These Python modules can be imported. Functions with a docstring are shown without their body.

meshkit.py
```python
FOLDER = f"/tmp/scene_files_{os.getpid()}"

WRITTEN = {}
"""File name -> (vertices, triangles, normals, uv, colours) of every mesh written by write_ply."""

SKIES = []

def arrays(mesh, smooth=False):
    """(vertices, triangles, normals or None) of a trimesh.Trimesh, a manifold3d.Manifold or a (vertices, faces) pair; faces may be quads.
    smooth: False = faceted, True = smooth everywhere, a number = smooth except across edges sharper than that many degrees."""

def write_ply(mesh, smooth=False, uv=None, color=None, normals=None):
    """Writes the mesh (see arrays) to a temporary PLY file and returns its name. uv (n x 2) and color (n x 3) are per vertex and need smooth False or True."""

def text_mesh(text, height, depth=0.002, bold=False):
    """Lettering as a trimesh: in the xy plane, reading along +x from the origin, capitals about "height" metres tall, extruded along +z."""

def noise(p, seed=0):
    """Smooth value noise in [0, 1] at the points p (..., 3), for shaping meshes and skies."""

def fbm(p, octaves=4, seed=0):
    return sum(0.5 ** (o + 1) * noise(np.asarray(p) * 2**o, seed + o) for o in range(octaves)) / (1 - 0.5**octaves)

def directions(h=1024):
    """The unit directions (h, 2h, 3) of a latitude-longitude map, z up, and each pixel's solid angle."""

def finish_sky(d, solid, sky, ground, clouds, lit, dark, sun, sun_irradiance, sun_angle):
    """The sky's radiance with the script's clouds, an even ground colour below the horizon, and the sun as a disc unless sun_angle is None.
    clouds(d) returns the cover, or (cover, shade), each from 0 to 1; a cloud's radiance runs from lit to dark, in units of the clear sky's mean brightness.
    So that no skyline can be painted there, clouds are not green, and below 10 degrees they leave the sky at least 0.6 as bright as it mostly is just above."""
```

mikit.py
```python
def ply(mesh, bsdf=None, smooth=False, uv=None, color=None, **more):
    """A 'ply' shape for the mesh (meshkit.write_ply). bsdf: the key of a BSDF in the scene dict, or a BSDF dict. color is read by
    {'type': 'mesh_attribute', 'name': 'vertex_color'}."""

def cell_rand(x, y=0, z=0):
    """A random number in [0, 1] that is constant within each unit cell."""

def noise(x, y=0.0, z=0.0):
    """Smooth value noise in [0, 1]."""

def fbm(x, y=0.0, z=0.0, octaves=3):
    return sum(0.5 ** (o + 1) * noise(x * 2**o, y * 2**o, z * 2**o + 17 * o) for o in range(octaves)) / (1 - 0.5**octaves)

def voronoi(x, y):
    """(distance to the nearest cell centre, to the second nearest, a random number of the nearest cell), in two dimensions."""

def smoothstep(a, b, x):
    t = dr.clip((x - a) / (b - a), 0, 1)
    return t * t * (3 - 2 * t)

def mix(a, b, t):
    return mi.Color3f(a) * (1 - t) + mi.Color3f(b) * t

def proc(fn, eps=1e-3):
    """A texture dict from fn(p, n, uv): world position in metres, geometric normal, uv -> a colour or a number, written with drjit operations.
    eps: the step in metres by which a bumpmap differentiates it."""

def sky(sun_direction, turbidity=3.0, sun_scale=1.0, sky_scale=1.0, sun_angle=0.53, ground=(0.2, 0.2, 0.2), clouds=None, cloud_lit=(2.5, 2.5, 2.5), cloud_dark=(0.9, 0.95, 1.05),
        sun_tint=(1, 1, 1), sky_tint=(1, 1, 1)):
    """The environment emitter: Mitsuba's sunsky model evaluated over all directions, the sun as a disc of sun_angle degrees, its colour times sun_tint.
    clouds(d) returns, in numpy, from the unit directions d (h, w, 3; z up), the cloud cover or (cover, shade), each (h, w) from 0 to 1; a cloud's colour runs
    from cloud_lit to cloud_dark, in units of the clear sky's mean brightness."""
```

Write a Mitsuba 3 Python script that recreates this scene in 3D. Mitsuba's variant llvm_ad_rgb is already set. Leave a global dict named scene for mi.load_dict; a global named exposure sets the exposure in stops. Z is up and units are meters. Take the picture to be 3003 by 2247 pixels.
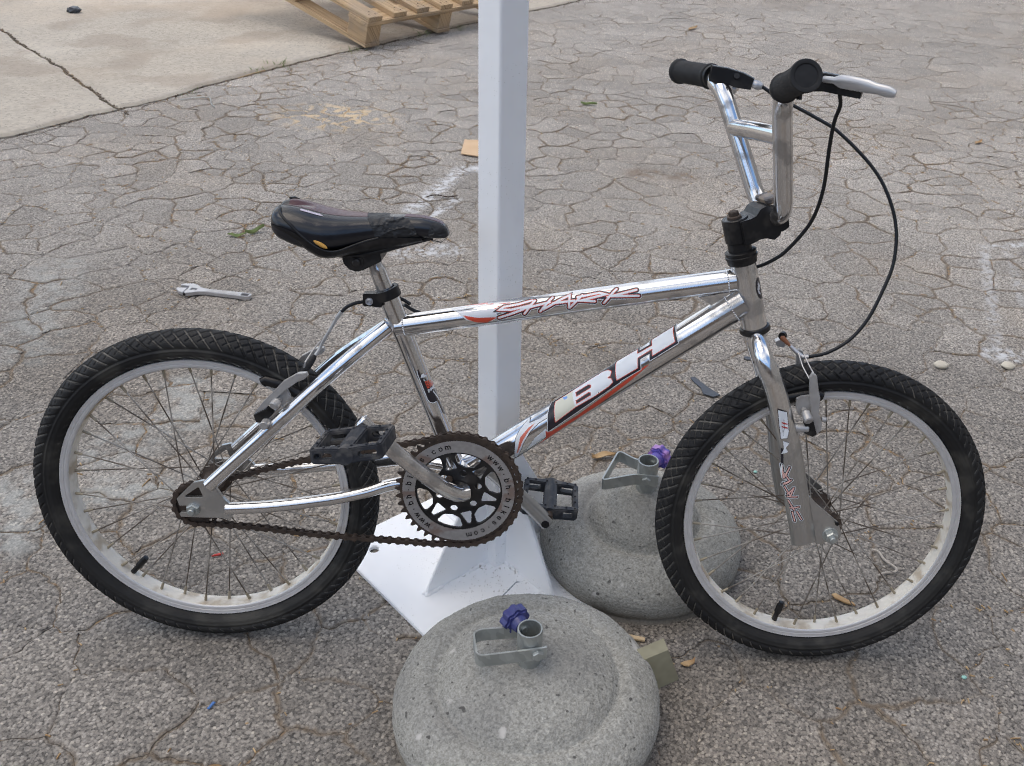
import math, random
import numpy as np, trimesh, shapely
import shapely.prepared, shapely.affinity
import shapely.geometry as sg, shapely.ops as so
from scipy.spatial import Voronoi
import manifold3d as m3
import drjit as dr, mitsuba as mi, mikit, meshkit
from mikit import proc, noise, fbm, voronoi, cell_rand, smoothstep, mix

PI = math.pi
rng = random.Random(7)
nrg = np.random.default_rng(7)
scene, labels = {'type': 'scene'}, {}

# ------------------------------------------------------------------ camera, sky, exposure
CAM_O = np.array([0.0, 0.0, 1.1819])
CAM_R = np.array([[0.9976489, 0.0305864, 0.0613273], [-0.0685315, 0.4452625, 0.8927736], [0.0, 0.8948776, -0.4463118]])
_tw = np.eye(4)
_tw[:3, 0], _tw[:3, 1], _tw[:3, 2], _tw[:3, 3] = -CAM_R[0], CAM_R[1], CAM_R[2], CAM_O
scene['camera'] = {'type': 'perspective', 'fov': 55.5566, 'fov_axis': 'x', 'near_clip': 0.05, 'far_clip': 400.0,
                   'principal_point_offset_x': -0.086728, 'principal_point_offset_y': 0.111455,
                   'to_world': mi.ScalarTransform4f(_tw.tolist())}


def cloud_cover(d):
    q = d / np.maximum(d[..., 2:3] + 0.25, 0.05)
    f = meshkit.fbm(q * 1.3 + 11.0, 5, 3)
    cover = np.clip((f - 0.40) * 5.0, 0.0, 1.0)
    shade = np.clip((meshkit.fbm(q * 2.1 + 31.0, 4, 9) - 0.35) * 1.6, 0, 0.8)
    return cover, shade


scene['sky'] = mikit.sky((-0.35, -0.05, 0.93), turbidity=3.0, sun_scale=0.13, sun_angle=48, sky_scale=1.0, clouds=cloud_cover,
                         cloud_lit=(2.3, 2.25, 2.2), cloud_dark=(0.95, 1.0, 1.06), sky_tint=(1.02, 1.0, 0.97), ground=(0.25, 0.24, 0.23))
exposure = 2.75


# ------------------------------------------------------------------ helpers
def num(key):
    k, i = key, 0
    while k in scene or k in labels or any(x.startswith(k + '__') for x in USED.get(k, ())):
        i += 1
        k = '%s_%03d' % (key, i)
    return k


USED = {}


def thing(name, label, cat, group=None, kind=None):
    k = num(name)
    labels[k] = {'label': label, 'category': cat}
    if kind:
        labels[k]['kind'] = kind
        if kind == 'structure':
            labels[k].pop('category')
    if group:
        labels[k]['group'] = group
    return k


HOLD = set()


def holder(parent, name):
    k, i = parent + '__' + name, 0
    while k in HOLD:
        i += 1
        k = '%s__%s_%03d' % (parent, name, i)
    HOLD.add(k)
    return k


def put(key, mesh, bsdf, smooth=30, label=None, kind=None, **kw):
    k, i = key, 0
    while k in scene:
        i += 1
        k = '%s_%03d' % (key, i)
    if not len(mesh.faces):
        print('EMPTY', k)
        return k
    scene[k] = mikit.ply(mesh, bsdf, smooth=smooth, **kw)
    if label or kind:
        e = labels.setdefault(k, {})
        if label:
            e['label'] = label
        if kind:
            e['kind'] = kind
    return k


def TM(v, f):
    return trimesh.Trimesh(np.asarray(v, float), np.asarray(f, int), process=False)


def cat(ms):
    return trimesh.util.concatenate([m for m in ms if m is not None and len(m.faces)])


def smooth_path(pts, n=8):
    """Catmull-Rom through the points."""
    P = np.asarray(pts, float)
    Q = np.vstack([2 * P[0] - P[1], P, 2 * P[-1] - P[-2]])
    out = []
    for i in range(1, len(Q) - 2):
        a, b, c, d = Q[i - 1], Q[i], Q[i + 1], Q[i + 2]
        for t in np.linspace(0, 1, n, endpoint=False):
            out.append(0.5 * (2 * b + (c - a) * t + (2 * a - 5 * b + 4 * c - d) * t * t + (3 * b - a - 3 * c + d) * t ** 3))
    out.append(P[-1])
    return np.array(out)


def fillet(pts, rad, n=8):
    """Polyline with its inner corners rounded."""
    P = [np.asarray(p, float) for p in pts]
    out = [P[0]]
    for i in range(1, len(P) - 1):
        a, b = P[i - 1] - P[i], P[i + 1] - P[i]
        la, lb = np.linalg.norm(a), np.linalg.norm(b)
        r = min(rad, 0.49 * la, 0.49 * lb)
        s, e = P[i] + a / la * r, P[i] + b / lb * r
        for t in np.linspace(0, 1, n):
            out.append((1 - t) ** 2 * s + 2 * t * (1 - t) * P[i] + t * t * e)
    out.append(P[-1])
    return np.array(out)


def sweep(path, section, scale=None, up=None, caps=True):
    """Sweeps a closed 2-D section (n x 2) along a path with a steady frame."""
    P, S = np.asarray(path, float), np.asarray(section, float)
    T = np.gradient(P, axis=0)
    T /= np.maximum(np.linalg.norm(T, axis=1, keepdims=True), 1e-12)
    u = np.asarray(up if up is not None else ([0, 0, 1] if abs(T[0][2]) < 0.9 else [1, 0, 0]), float)
    V, n = [], len(S)
    for i in range(len(P)):
        u = u - T[i] * (u @ T[i])
        u /= np.linalg.norm(u)
        w = np.cross(T[i], u)
        s = S if scale is None else S * np.asarray(scale[i])
        V.append(P[i] + s[:, :1] * u + s[:, 1:] * w)
    V = np.vstack(V)
    F = []
    for i in range(len(P) - 1):
        a, b = i * n, (i + 1) * n
        j = np.arange(n)
        k = (j + 1) % n
        F += [np.stack([a + j, a + k, b + k], 1), np.stack([a + j, b + k, b + j], 1)]
    F = np.vstack(F)
    if caps:
        c0, c1 = len(V), len(V) + 1
        V = np.vstack([V, P[0], P[-1]])
        j = np.arange(n)
        k = (j + 1) % n
        e = (len(P) - 1) * n
        F = np.vstack([F, np.stack([np.full(n, c0), k, j], 1), np.stack([np.full(n, c1), e + j, e + k], 1)])
    return TM(V, F)


def ring(n, rx, ry=None):
    t = np.linspace(0, 2 * PI, n, endpoint=False)
    return np.stack([rx * np.cos(t), (ry or rx) * np.sin(t)], 1)


def tube(pts, r, n=20, ry=None, **kw):
    pts = np.asarray(pts, float)
    if np.ndim(r):
        return sweep(pts, ring(n, 1), scale=[(x, x) for x in r], **kw)
    return sweep(pts, ring(n, r, ry), **kw)


def lathe(prof, n=64, axis='z'):
    """Turns the profile (r, h) round an axis; the ends close on the axis if r is 0."""
    P = np.asarray(prof, float)
    t = np.linspace(0, 2 * PI, n, endpoint=False)
    V = np.stack([P[:, None, 0] * np.cos(t), P[:, None, 0] * np.sin(t), np.repeat(P[:, 1:], n, 1)], -1).reshape(-1, 3)
    F = []
    j = np.arange(n)
    k = (j + 1) % n
    for i in range(len(P) - 1):
        a, b = i * n, (i + 1) * n
        F += [np.stack([a + j, a + k, b + k], 1), np.stack([a + j, b + k, b + j], 1)]
    m = TM(V, np.vstack(F))
    if axis == 'y':   # h runs along -y (towards the camera side of the bike)
        m.vertices = np.stack([m.vertices[:, 0], -m.vertices[:, 2], m.vertices[:, 1]], 1)
    return m


def align(m, p, axis):
    """Moves a mesh made along z to the point p with z turned to the axis."""
    a = np.asarray(axis, float)
    a /= np.linalg.norm(a)
    R = trimesh.geometry.align_vectors([0, 0, 1], a)
    m = m.copy()
    m.apply_transform(R)
    m.apply_translation(p)
    return m


def cyl(p0, p1, r, n=20, bevel=0.0):
    p0, p1 = np.asarray(p0, float), np.asarray(p1, float)
    L = np.linalg.norm(p1 - p0)
    b = min(bevel, L * 0.4, r * 0.6)
    prof = [(0, 0), (r - b, 0), (r, b), (r, L - b), (r - b, L), (0, L)] if b else [(0, 0), (r, 0), (r, L), (0, L)]
    return align(lathe(prof, n), p0, p1 - p0)


def hexbolt(p, axis, r, h):
    return cat([align(lathe([(0, 0), (r * 0.9, 0), (r, h * 0.15), (r, h * 0.8), (r * 0.85, h), (0, h)], 6), p, axis)])


def bevel_box(sx, sy, sz, b=0.003, seed=0, wob=0.0):
    """A box with bevelled edges, centred; wob roughens its corners a little."""
    m = trimesh.convex.convex_hull(np.array([(x * (sx / 2 - (b if k != 0 else 0)), y * (sy / 2 - (b if k != 1 else 0)), z * (sz / 2 - (b if k != 2 else 0)))
                                             for x in (-1, 1) for y in (-1, 1) for z in (-1, 1) for k in range(3)]))
    if wob:
        g = np.random.default_rng(seed)
        m.vertices += g.normal(0, wob, m.vertices.shape)
    return m


def prism(poly, h, bevel=0.0):
    """Extrudes a shapely polygon along z from 0 to h, with a small chamfer on top and bottom."""
    out = []
    for g in getattr(poly, 'geoms', [poly]):
        if g.area <= 0:
            continue
        cs = m3.CrossSection([np.array(r.coords[:-1]) for r in [sg.polygon.orient(g).exterior, *sg.polygon.orient(g).interiors]], m3.FillRule.EvenOdd)
        if bevel:
            a = m3.Manifold.extrude(cs, h - 2 * bevel).translate([0, 0, bevel])
            b = m3.Manifold.extrude(cs.offset(-bevel, m3.JoinType.Miter), h)
            mm = (a + b).to_mesh()
        else:
            mm = m3.Manifold.extrude(cs, h).to_mesh()
        out.append(TM(mm.vert_properties[:, :3], mm.tri_verts))
    return cat(out)


def man(m):
    mm = m.to_mesh()
    return TM(mm.vert_properties[:, :3], mm.tri_verts)


# the bicycle's own space: x forward and z up from the rear hub in its leaning plane, v towards the camera, all in mm
BK_O = np.array([-0.5612015, 1.1483528, 0.2497587])
BK_D = np.array([0.9992567, 0.0385497, 0.0])
BK_N = np.array([0.0381707, -0.9894336, 0.1398716])
BK_U = np.array([-0.0053920, 0.1397676, 0.9901697])
BK = np.eye(4)
BK[:3, 0], BK[:3, 1], BK[:3, 2], BK[:3, 3] = BK_D, -BK_N, BK_U, BK_O


def B(x, v, z):
    return np.array([x, -v, z]) / 1000.0


def BP(pts):
    return np.array([B(*p) for p in pts])


def bput(key, mesh, bsdf, smooth=30, **kw):
    m = mesh.copy()
    m.apply_transform(BK)
    return put(key, m, bsdf, smooth, **kw)


# ------------------------------------------------------------------ materials
def mat(name, d):
    scene[name] = {'type': 'twosided', 'bsdf': d} if d['type'] not in ('twosided', 'blendbsdf', 'bumpmap', 'principledthin') else d
    return name


def rgb(*c):
    return {'type': 'rgb', 'value': list(c)}


def P_(color, rough=0.5, metal=0.0, spec=0.5, **kw):
    return {'type': 'principled', 'base_color': rgb(*color) if isinstance(color, (tuple, list)) else color, 'roughness': rough if isinstance(rough, (dict, float)) else float(rough), 'metallic': metal, 'specular': spec, **kw}


def asphalt_color(p, n, uv):
    x, y = p.x, p.y
    d1, d2, w = voronoi(x * 190, y * 190)            # the stones of the mix, about 5 mm
    e1, e2, w2 = voronoi(x * 75 + 9.3, y * 75)
    stone = mix((0.165, 0.157, 0.147), (0.40, 0.38, 0.355), w)
    stone = mix(stone, (0.50, 0.47, 0.42), smoothstep(0.93, 0.99, w) * 0.7)
    stone = mix(stone, (0.10, 0.097, 0.095), smoothstep(0.08, 0.02, w) * 0.6)
    binder = mix((0.075, 0.071, 0.067), (0.27, 0.257, 0.242), smoothstep(0.25, 0.75, fbm(x * 330, y * 330)))
    c = mix(stone, binder, smoothstep(0.30, 0.72, d1))
    c = c * (0.70 + 0.60 * noise(x * 520, y * 520, 1.0)) * (0.80 + 0.40 * noise(x * 260, y * 260, 5.0))
    c = mix(c, mix((0.20, 0.185, 0.17), (0.42, 0.40, 0.37), w2), smoothstep(0.88, 0.95, w2) * smoothstep(0.32, 0.15, e1) * 0.7)
    tone = 0.82 + 0.30 * fbm(x * 1.6 + 3, y * 1.6, 0, 4) + 0.16 * (fbm(x * 14, y * 14) - 0.5) + 0.22 * (uv.y - 0.5)
    far = smoothstep(0.9, 4.2, y)                   # shade painted into the ground colour: darker near the camera, lighter far off
    brown = smoothstep(0.45, 0.72, fbm(x * 3.3 + 8, y * 3.3, 5.0, 4) + 0.12 * uv.x)
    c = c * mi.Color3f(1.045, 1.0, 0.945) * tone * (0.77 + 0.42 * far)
    c = mix(c, c * mi.Color3f(0.98, 0.86, 0.72), brown * 0.22)
    dust = smoothstep(0.05, 0.9, uv.x) * smoothstep(0.30, 0.55, fbm(x * 4.1, y * 4.1, 12.0)) * (0.25 + 0.9 * smoothstep(0.40, 0.75, fbm(x * 9, y * 9, 2.0) + 0.25 * (noise(x * 190, y * 190) - 0.5)))
    c = mix(c, mix((0.095, 0.078, 0.062), (0.24, 0.185, 0.13), noise(x * 210, y * 210)), dr.clip(dust, 0, 0.85))
    # sprayed white and pale green-grey paint, worn through
    def stroke(ax, ay, bx, by, r):
        t = dr.clip(((x - ax) * (bx - ax) + (y - ay) * (by - ay)) / ((bx - ax) ** 2 + (by - ay) ** 2), 0, 1)
        return smoothstep(r * 1.25, r * 0.2, dr.sqrt((x - ax - t * (bx - ax)) ** 2 + (y - ay - t * (by - ay)) ** 2) + 0.012 * (fbm(x * 30, y * 30) - 0.5))
    s = stroke(-0.530, 3.330, -0.625, 2.91, 0.040)
    s = dr.maximum(s, stroke(-0.500, 3.34, -0.40, 3.36, 0.045))
    s = dr.maximum(s, stroke(-0.575, 2.57, -0.45, 2.62, 0.05))
    s = dr.maximum(s, stroke(-0.505, 3.03, -0.575, 2.78, 0.024))
    s = dr.maximum(s, stroke(1.224, 2.93, 1.42, 2.98, 0.022))
    s = dr.maximum(s, stroke(1.224, 2.92, 1.03, 2.21, 0.022) * 0.55)
    s = dr.maximum(s, stroke(1.013, 2.205, 1.15, 2.19, 0.045))
    s = dr.maximum(s, stroke(1.30, 2.93, 1.20, 2.5, 0.018) * 0.4)
    c = mix(c, (0.60, 0.61, 0.62), s * smoothstep(0.30, 0.75, fbm(x * 75, y * 75, 7.0) + 0.25 * (fbm(x * 9, y * 9, 3.0) - 0.5)) * 0.75)
    g = stroke(-1.46, 2.33, -1.30, 1.90, 0.09) * 0.7
    g = dr.maximum(g, stroke(-0.90, 1.80, -0.82, 1.68, 0.055))
    g = dr.maximum(g, stroke(-0.80, 1.73, -0.94, 1.55, 0.075))
    g = dr.maximum(g, stroke(-1.06, 1.40, -0.98, 1.29, 0.065))
    g = dr.maximum(g, stroke(-0.90, 1.42, -0.80, 1.46, 0.06))
    c = mix(c, (0.42, 0.44, 0.42), g * smoothstep(0.25, 0.7, fbm(x * 45, y * 45, 3.0)) * 0.42)
    b = stroke(0.11, 3.42, 0.27, 3.41, 0.07) * smoothstep(0.3, 0.7, fbm(x * 40, y * 40, 6.0))
    c = mix(c, (0.17, 0.125, 0.09), b * 0.75)
    # a spill of sawdust-coloured sand
    q = dr.sqrt(((x + 1.14) / 0.26) ** 2 + ((y - 3.86) / 0.20) ** 2)
    sand = smoothstep(1.25, 0.5, q) * smoothstep(0.54, 0.66, fbm(x * 34, y * 34, 5.0) + 0.34 * uv.x)
    return mix(c, (0.55, 0.42, 0.26), sand * 0.85)


def asphalt_bump(p, n, uv):
    d1, d2, w = voronoi(p.x * 190, p.y * 190)
    return (1 - smoothstep(0.2, 0.75, d1)) * (0.4 + 0.6 * w) + 0.6 * fbm(p.x * 420, p.y * 420)


def dirt_color(p, n, uv):
    x, y = p.x, p.y
    c = mix((0.085, 0.070, 0.056), (0.20, 0.165, 0.13), fbm(x * 120, y * 120))
    c = c * (0.6 + 0.8 * noise(x * 480, y * 480))
    c = mix(c, (0.27, 0.235, 0.19), smoothstep(0.66, 0.85, noise(x * 240, y * 240, 3.0)) * 0.8)
    c = mix(c, (0.27, 0.175, 0.095), smoothstep(0.60, 0.8, noise(x * 170, y * 170)) * smoothstep(0.40, 0.62, fbm(x * 5, y * 5)))
    return c


def concrete_color(p, n, uv):
    x, y = p.x, p.y
    c = mix((0.33, 0.29, 0.235), (0.47, 0.425, 0.355), fbm(x * 2.2, y * 2.2, p.z * 3, 4))
    c = c * (0.80 + 0.4 * fbm(x * 70, y * 70, p.z * 70, 3))
    d1, d2, w = voronoi(x * 130, y * 130)
    c = mix(c, (0.22, 0.20, 0.175), smoothstep(0.86, 0.97, w) * 0.5)
    c = mix(c, (0.25, 0.20, 0.155), smoothstep(0.52, 0.72, fbm(x * 3.1 + 5, y * 3.1, 1.0, 4)) * 0.45)
    return mix(c, (0.56, 0.45, 0.33), smoothstep(0.5, 0.75, fbm(x * 1.3 + 2.0, y * 1.3, 8.0)) * 0.35)


def stand_color(p, n, uv):
    x, y, z = p.x, p.y, p.z
    c = mix((0.235, 0.23, 0.208), (0.335, 0.328, 0.298), fbm(x * 9, y * 9, z * 9))
    c = c * (0.40 + 1.2 * (0.5 * noise(x * 330, y * 330, z * 330) + 0.5 * noise(x * 640, y * 640, z * 640)))
    c = mix(c, (0.12, 0.12, 0.125), smoothstep(0.5, 0.75, fbm(x * 5 + 3, y * 5, z * 5 + 7)) * 0.45)
    w = noise(x * 45, y * 45, z * 45)
    c = mix(c, (0.52, 0.50, 0.47), smoothstep(0.90, 0.97, w) * 0.8)
    c = mix(c, (0.055, 0.053, 0.05), smoothstep(0.84, 0.93, noise(x * 150 + 4, y * 150, z * 150)) * 0.8)
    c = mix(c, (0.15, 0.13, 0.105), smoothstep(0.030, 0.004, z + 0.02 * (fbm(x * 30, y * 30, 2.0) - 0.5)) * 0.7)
    return c * (0.86 + 0.28 * fbm(x * 3.0, y * 3.0, z * 3.0 + 5, 3))


def grime_mask(p, n, uv):
    m = fbm(p.x * 38, p.y * 38, p.z * 38, 4)
    s = smoothstep(0.86, 0.95, noise(p.x * 420, p.y * 420, p.z * 420))
    return dr.clip(0.07 + 0.10 * noise(p.x * 900, p.y * 120, p.z * 120) + 0.55 * smoothstep(0.54, 0.72, m) + 0.6 * s * smoothstep(0.35, 0.55, m), 0, 0.8)


def dull_mask(p, n, uv):
    m = fbm(p.x * 30, p.y * 30, p.z * 30, 4)
    low = smoothstep(0.50, 0.36, p.z + 0.08 * (m - 0.5))
    return dr.clip(0.10 + 0.62 * low + 0.5 * smoothstep(0.55, 0.7, m), 0, 0.85)


def wood_color(p, n, uv):
    g = uv.x * 1.0
    ringv = fbm(uv.x * 6, uv.y * 95, 2.0, 3)
    c = mix((0.36, 0.235, 0.125), (0.58, 0.42, 0.25), ringv)
    c = mix(c, (0.20, 0.125, 0.07), smoothstep(0.60, 0.72, fbm(uv.x * 3, uv.y * 160, 6.0)) * 0.55)
    c = mix(c, (0.30, 0.25, 0.20), smoothstep(0.45, 0.7, fbm(p.x * 9, p.y * 9, p.z * 9)) * 0.45)
    return c * (0.80 + 0.4 * fbm(p.x * 4.3, p.y * 4.3, p.z * 4.3))


def white_paint(p, n, uv):
    x, y, z = p.x, p.y, p.z
    c = mix((0.80, 0.81, 0.82), (0.86, 0.87, 0.88), fbm(x * 12, y * 12, z * 12))
    s = smoothstep(0.84, 0.95, noise(x * 420, y * 420, z * 420)) * smoothstep(0.50, 0.68, fbm(x * 14, y * 14, z * 14))
    c = mix(c, (0.42, 0.36, 0.28), s * 0.7)
    return mix(c, (0.58, 0.55, 0.50), smoothstep(0.55, 0.75, fbm(x * 5, y * 5, z * 5 + 4)) * 0.22)


def plate_paint(p, n, uv):
    x, y, z = p.x, p.y, p.z
    c = white_paint(p, n, uv)
    # rusty specks along the welds round the post
    r = dr.sqrt((x + 0.150) ** 2 + (y - 1.318) ** 2)
    k = smoothstep(0.15, 0.04, r) * smoothstep(0.80, 0.92, noise(x * 420, y * 420, 3.0))
    c = mix(c, (0.16, 0.10, 0.06), k * 0.75)
    # a scraped black line
    t = dr.clip((x + 0.175) / 0.065, 0, 1)
    d = dr.abs((y - 1.135) - t * 0.115 + 0.010 * (noise(x * 60, 0, 0) - 0.5))
    s = smoothstep(0.0035, 0.0012, d) * smoothstep(-0.18, -0.17, x) * smoothstep(-0.10, -0.112, x) * smoothstep(0.35, 0.5, noise(x * 90, 2.0, 0))
    return mix(c, (0.10, 0.13, 0.18), s * 0.85)


def rubber_color(p, n, uv):
    """uv.x: groove 0..1, uv.y: across the section, 0 tread centre to 1 bead."""
    dust = fbm(p.x * 25, p.y * 25, p.z * 25, 4)
    fine = noise(p.x * 300, p.y * 300, p.z * 300)
    low = smoothstep(0.55, 0.02, p.z)
    c = mix((0.007, 0.0075, 0.009), (0.019, 0.0185, 0.018), dust)
    c = mix(c, (0.22, 0.205, 0.18), smoothstep(0.35, 0.95, uv.x) * smoothstep(0.30, 0.75, dust + 0.3 * (fine - 0.5) + 0.25 * low) * 0.65)
    side = smoothstep(0.45, 0.6, uv.y)
    return mix(c, (0.085, 0.080, 0.068), side * smoothstep(0.46, 0.72, dust) * 0.40 + side * low * 0.12)


def rust_color(p, n, uv):
    return mix((0.028, 0.022, 0.019), (0.085, 0.058, 0.042), fbm(p.x * 120, p.y * 120, p.z * 120))


def spoke_color(p, n, uv):
    f = fbm(p.x * 22, p.y * 22, p.z * 22)
    return mix((0.12, 0.095, 0.075), (0.38, 0.35, 0.31), smoothstep(0.35, 0.65, f))


def ring_color(p, n, uv):
    f = fbm(p.x * 55, p.y * 55, p.z * 55, 4)
    c = mix((0.30, 0.285, 0.28), (0.42, 0.41, 0.40), fbm(p.x * 200, p.y * 200, p.z * 200))
    return mix(c, (0.20, 0.11, 0.075), smoothstep(0.54, 0.70, f) * 0.6)


def zinc_color(p, n, uv):
    d1, d2, w = voronoi(p.x * 120 + p.z * 60, p.y * 120 - p.z * 50)
    return mix((0.34, 0.36, 0.35), (0.52, 0.545, 0.53), w * 0.6 + 0.4 * fbm(p.x * 60, p.y * 60, p.z * 60))


def cream_color(p, n, uv):
    f = fbm(p.x * 40, p.y * 40, p.z * 40, 4)
    return mix((0.66, 0.63, 0.56), (0.36, 0.29, 0.20), smoothstep(0.46, 0.72, f) * 0.8 + smoothstep(0.30, 0.42, p.z) * 0.55)


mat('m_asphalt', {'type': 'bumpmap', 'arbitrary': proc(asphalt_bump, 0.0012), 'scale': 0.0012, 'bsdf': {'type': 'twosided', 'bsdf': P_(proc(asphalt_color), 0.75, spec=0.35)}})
mat('m_dirt', P_(proc(dirt_color), 0.95, spec=0.1))
mat('m_concrete', P_(proc(concrete_color), 0.85, spec=0.25))
mat('m_stand', {'type': 'bumpmap', 'arbitrary': proc(lambda p, n, uv: fbm(p.x * 260, p.y * 260, p.z * 260, 3), 0.0012), 'scale': 0.003, 'bsdf': {'type': 'twosided', 'bsdf': P_(proc(stand_color), 0.85, spec=0.25)}})
chrome = {'type': 'twosided', 'bsdf': {'type': 'roughconductor', 'material': 'none', 'specular_reflectance': rgb(0.80, 0.80, 0.81), 'alpha': 0.025}}
grime = {'type': 'twosided', 'bsdf': P_((0.20, 0.185, 0.17), 0.55, metal=0.3)}
mat('m_chrome', {'type': 'blendbsdf', 'weight': proc(grime_mask), 'bsdf_0': chrome, 'bsdf_1': grime})
mat('m_chrome_dull', {'type': 'blendbsdf', 'weight': proc(dull_mask), 'bsdf_0': chrome, 'bsdf_1': {'type': 'twosided', 'bsdf': P_((0.33, 0.325, 0.31), 0.42, metal=0.75)}})
mat('m_wood', P_(proc(wood_color), 0.75, spec=0.3))
mat('m_post', P_(proc(white_paint), 0.42, spec=0.45))
mat('m_plate', P_(proc(plate_paint), 0.5, spec=0.4))
mat('m_rubber', P_(proc(rubber_color), 0.62, spec=0.28))
mat('m_rust', P_(proc(rust_color), 0.7, metal=0.25))
mat('m_spoke', P_(proc(spoke_color), 0.5, metal=0.4))
mat('m_nipple', P_((0.34, 0.29, 0.21), 0.5, metal=0.4))
mat('m_ring', P_(proc(ring_color), 0.45, metal=0.55))
mat('m_zinc', P_(proc(zinc_color), 0.42, metal=0.75))
mat('m_cream', P_(proc(cream_color), 0.5, spec=0.4))
mat('m_alloy', P_(proc(lambda p, n, uv: mix((0.44, 0.44, 0.45), (0.54, 0.54, 0.55), fbm(p.x * 90, p.y * 90, p.z * 90))), 0.36, metal=0.65))
mat('m_rim', P_(proc(lambda p, n, uv: mix((0.52, 0.51, 0.50), (0.64, 0.635, 0.63), fbm(p.x * 60, p.y * 60, p.z * 60))), 0.42, metal=0.35))
mat('m_alloy_old', P_(proc(lambda p, n, uv: mix((0.33, 0.315, 0.30), (0.50, 0.50, 0.50), fbm(p.x * 70, p.y * 70, p.z * 70))), 0.42, metal=0.5))
mat('m_black', P_(proc(lambda p, n, uv: mix((0.008, 0.008, 0.009), (0.024, 0.022, 0.021), smoothstep(0.45, 0.75, fbm(p.x * 60, p.y * 60, p.z * 60)))), 0.36, spec=0.35))
mat('m_black_soft', P_(proc(lambda p, n, uv: mix((0.012, 0.012, 0.013), (0.028, 0.028, 0.029), fbm(p.x * 80, p.y * 80, p.z * 80))), 0.62, spec=0.25))
mat('m_pedal', P_(proc(lambda p, n, uv: mix((0.020, 0.022, 0.028), (0.075, 0.072, 0.070), smoothstep(0.42, 0.75, fbm(p.x * 75, p.y * 75, p.z * 75, 4)))), 0.6, spec=0.4))
mat('m_cable', P_((0.009, 0.010, 0.012), 0.4, spec=0.35))
mat('m_tape', {'type': 'bumpmap', 'arbitrary': proc(lambda p, n, uv: fbm(p.x * 130, p.y * 60, p.z * 130), 0.001), 'scale': 0.004, 'bsdf': {'type': 'twosided', 'bsdf': P_((0.020, 0.021, 0.023), 0.5, spec=0.35)}})
mat('m_vinyl', P_(proc(lambda p, n, uv: mix((0.007, 0.0075, 0.010), (0.016, 0.017, 0.021), fbm(p.x * 50, p.y * 50, p.z * 50))), 0.21, spec=0.5))
mat('m_plum', P_((0.040, 0.005, 0.015), 0.30, spec=0.3))
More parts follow.
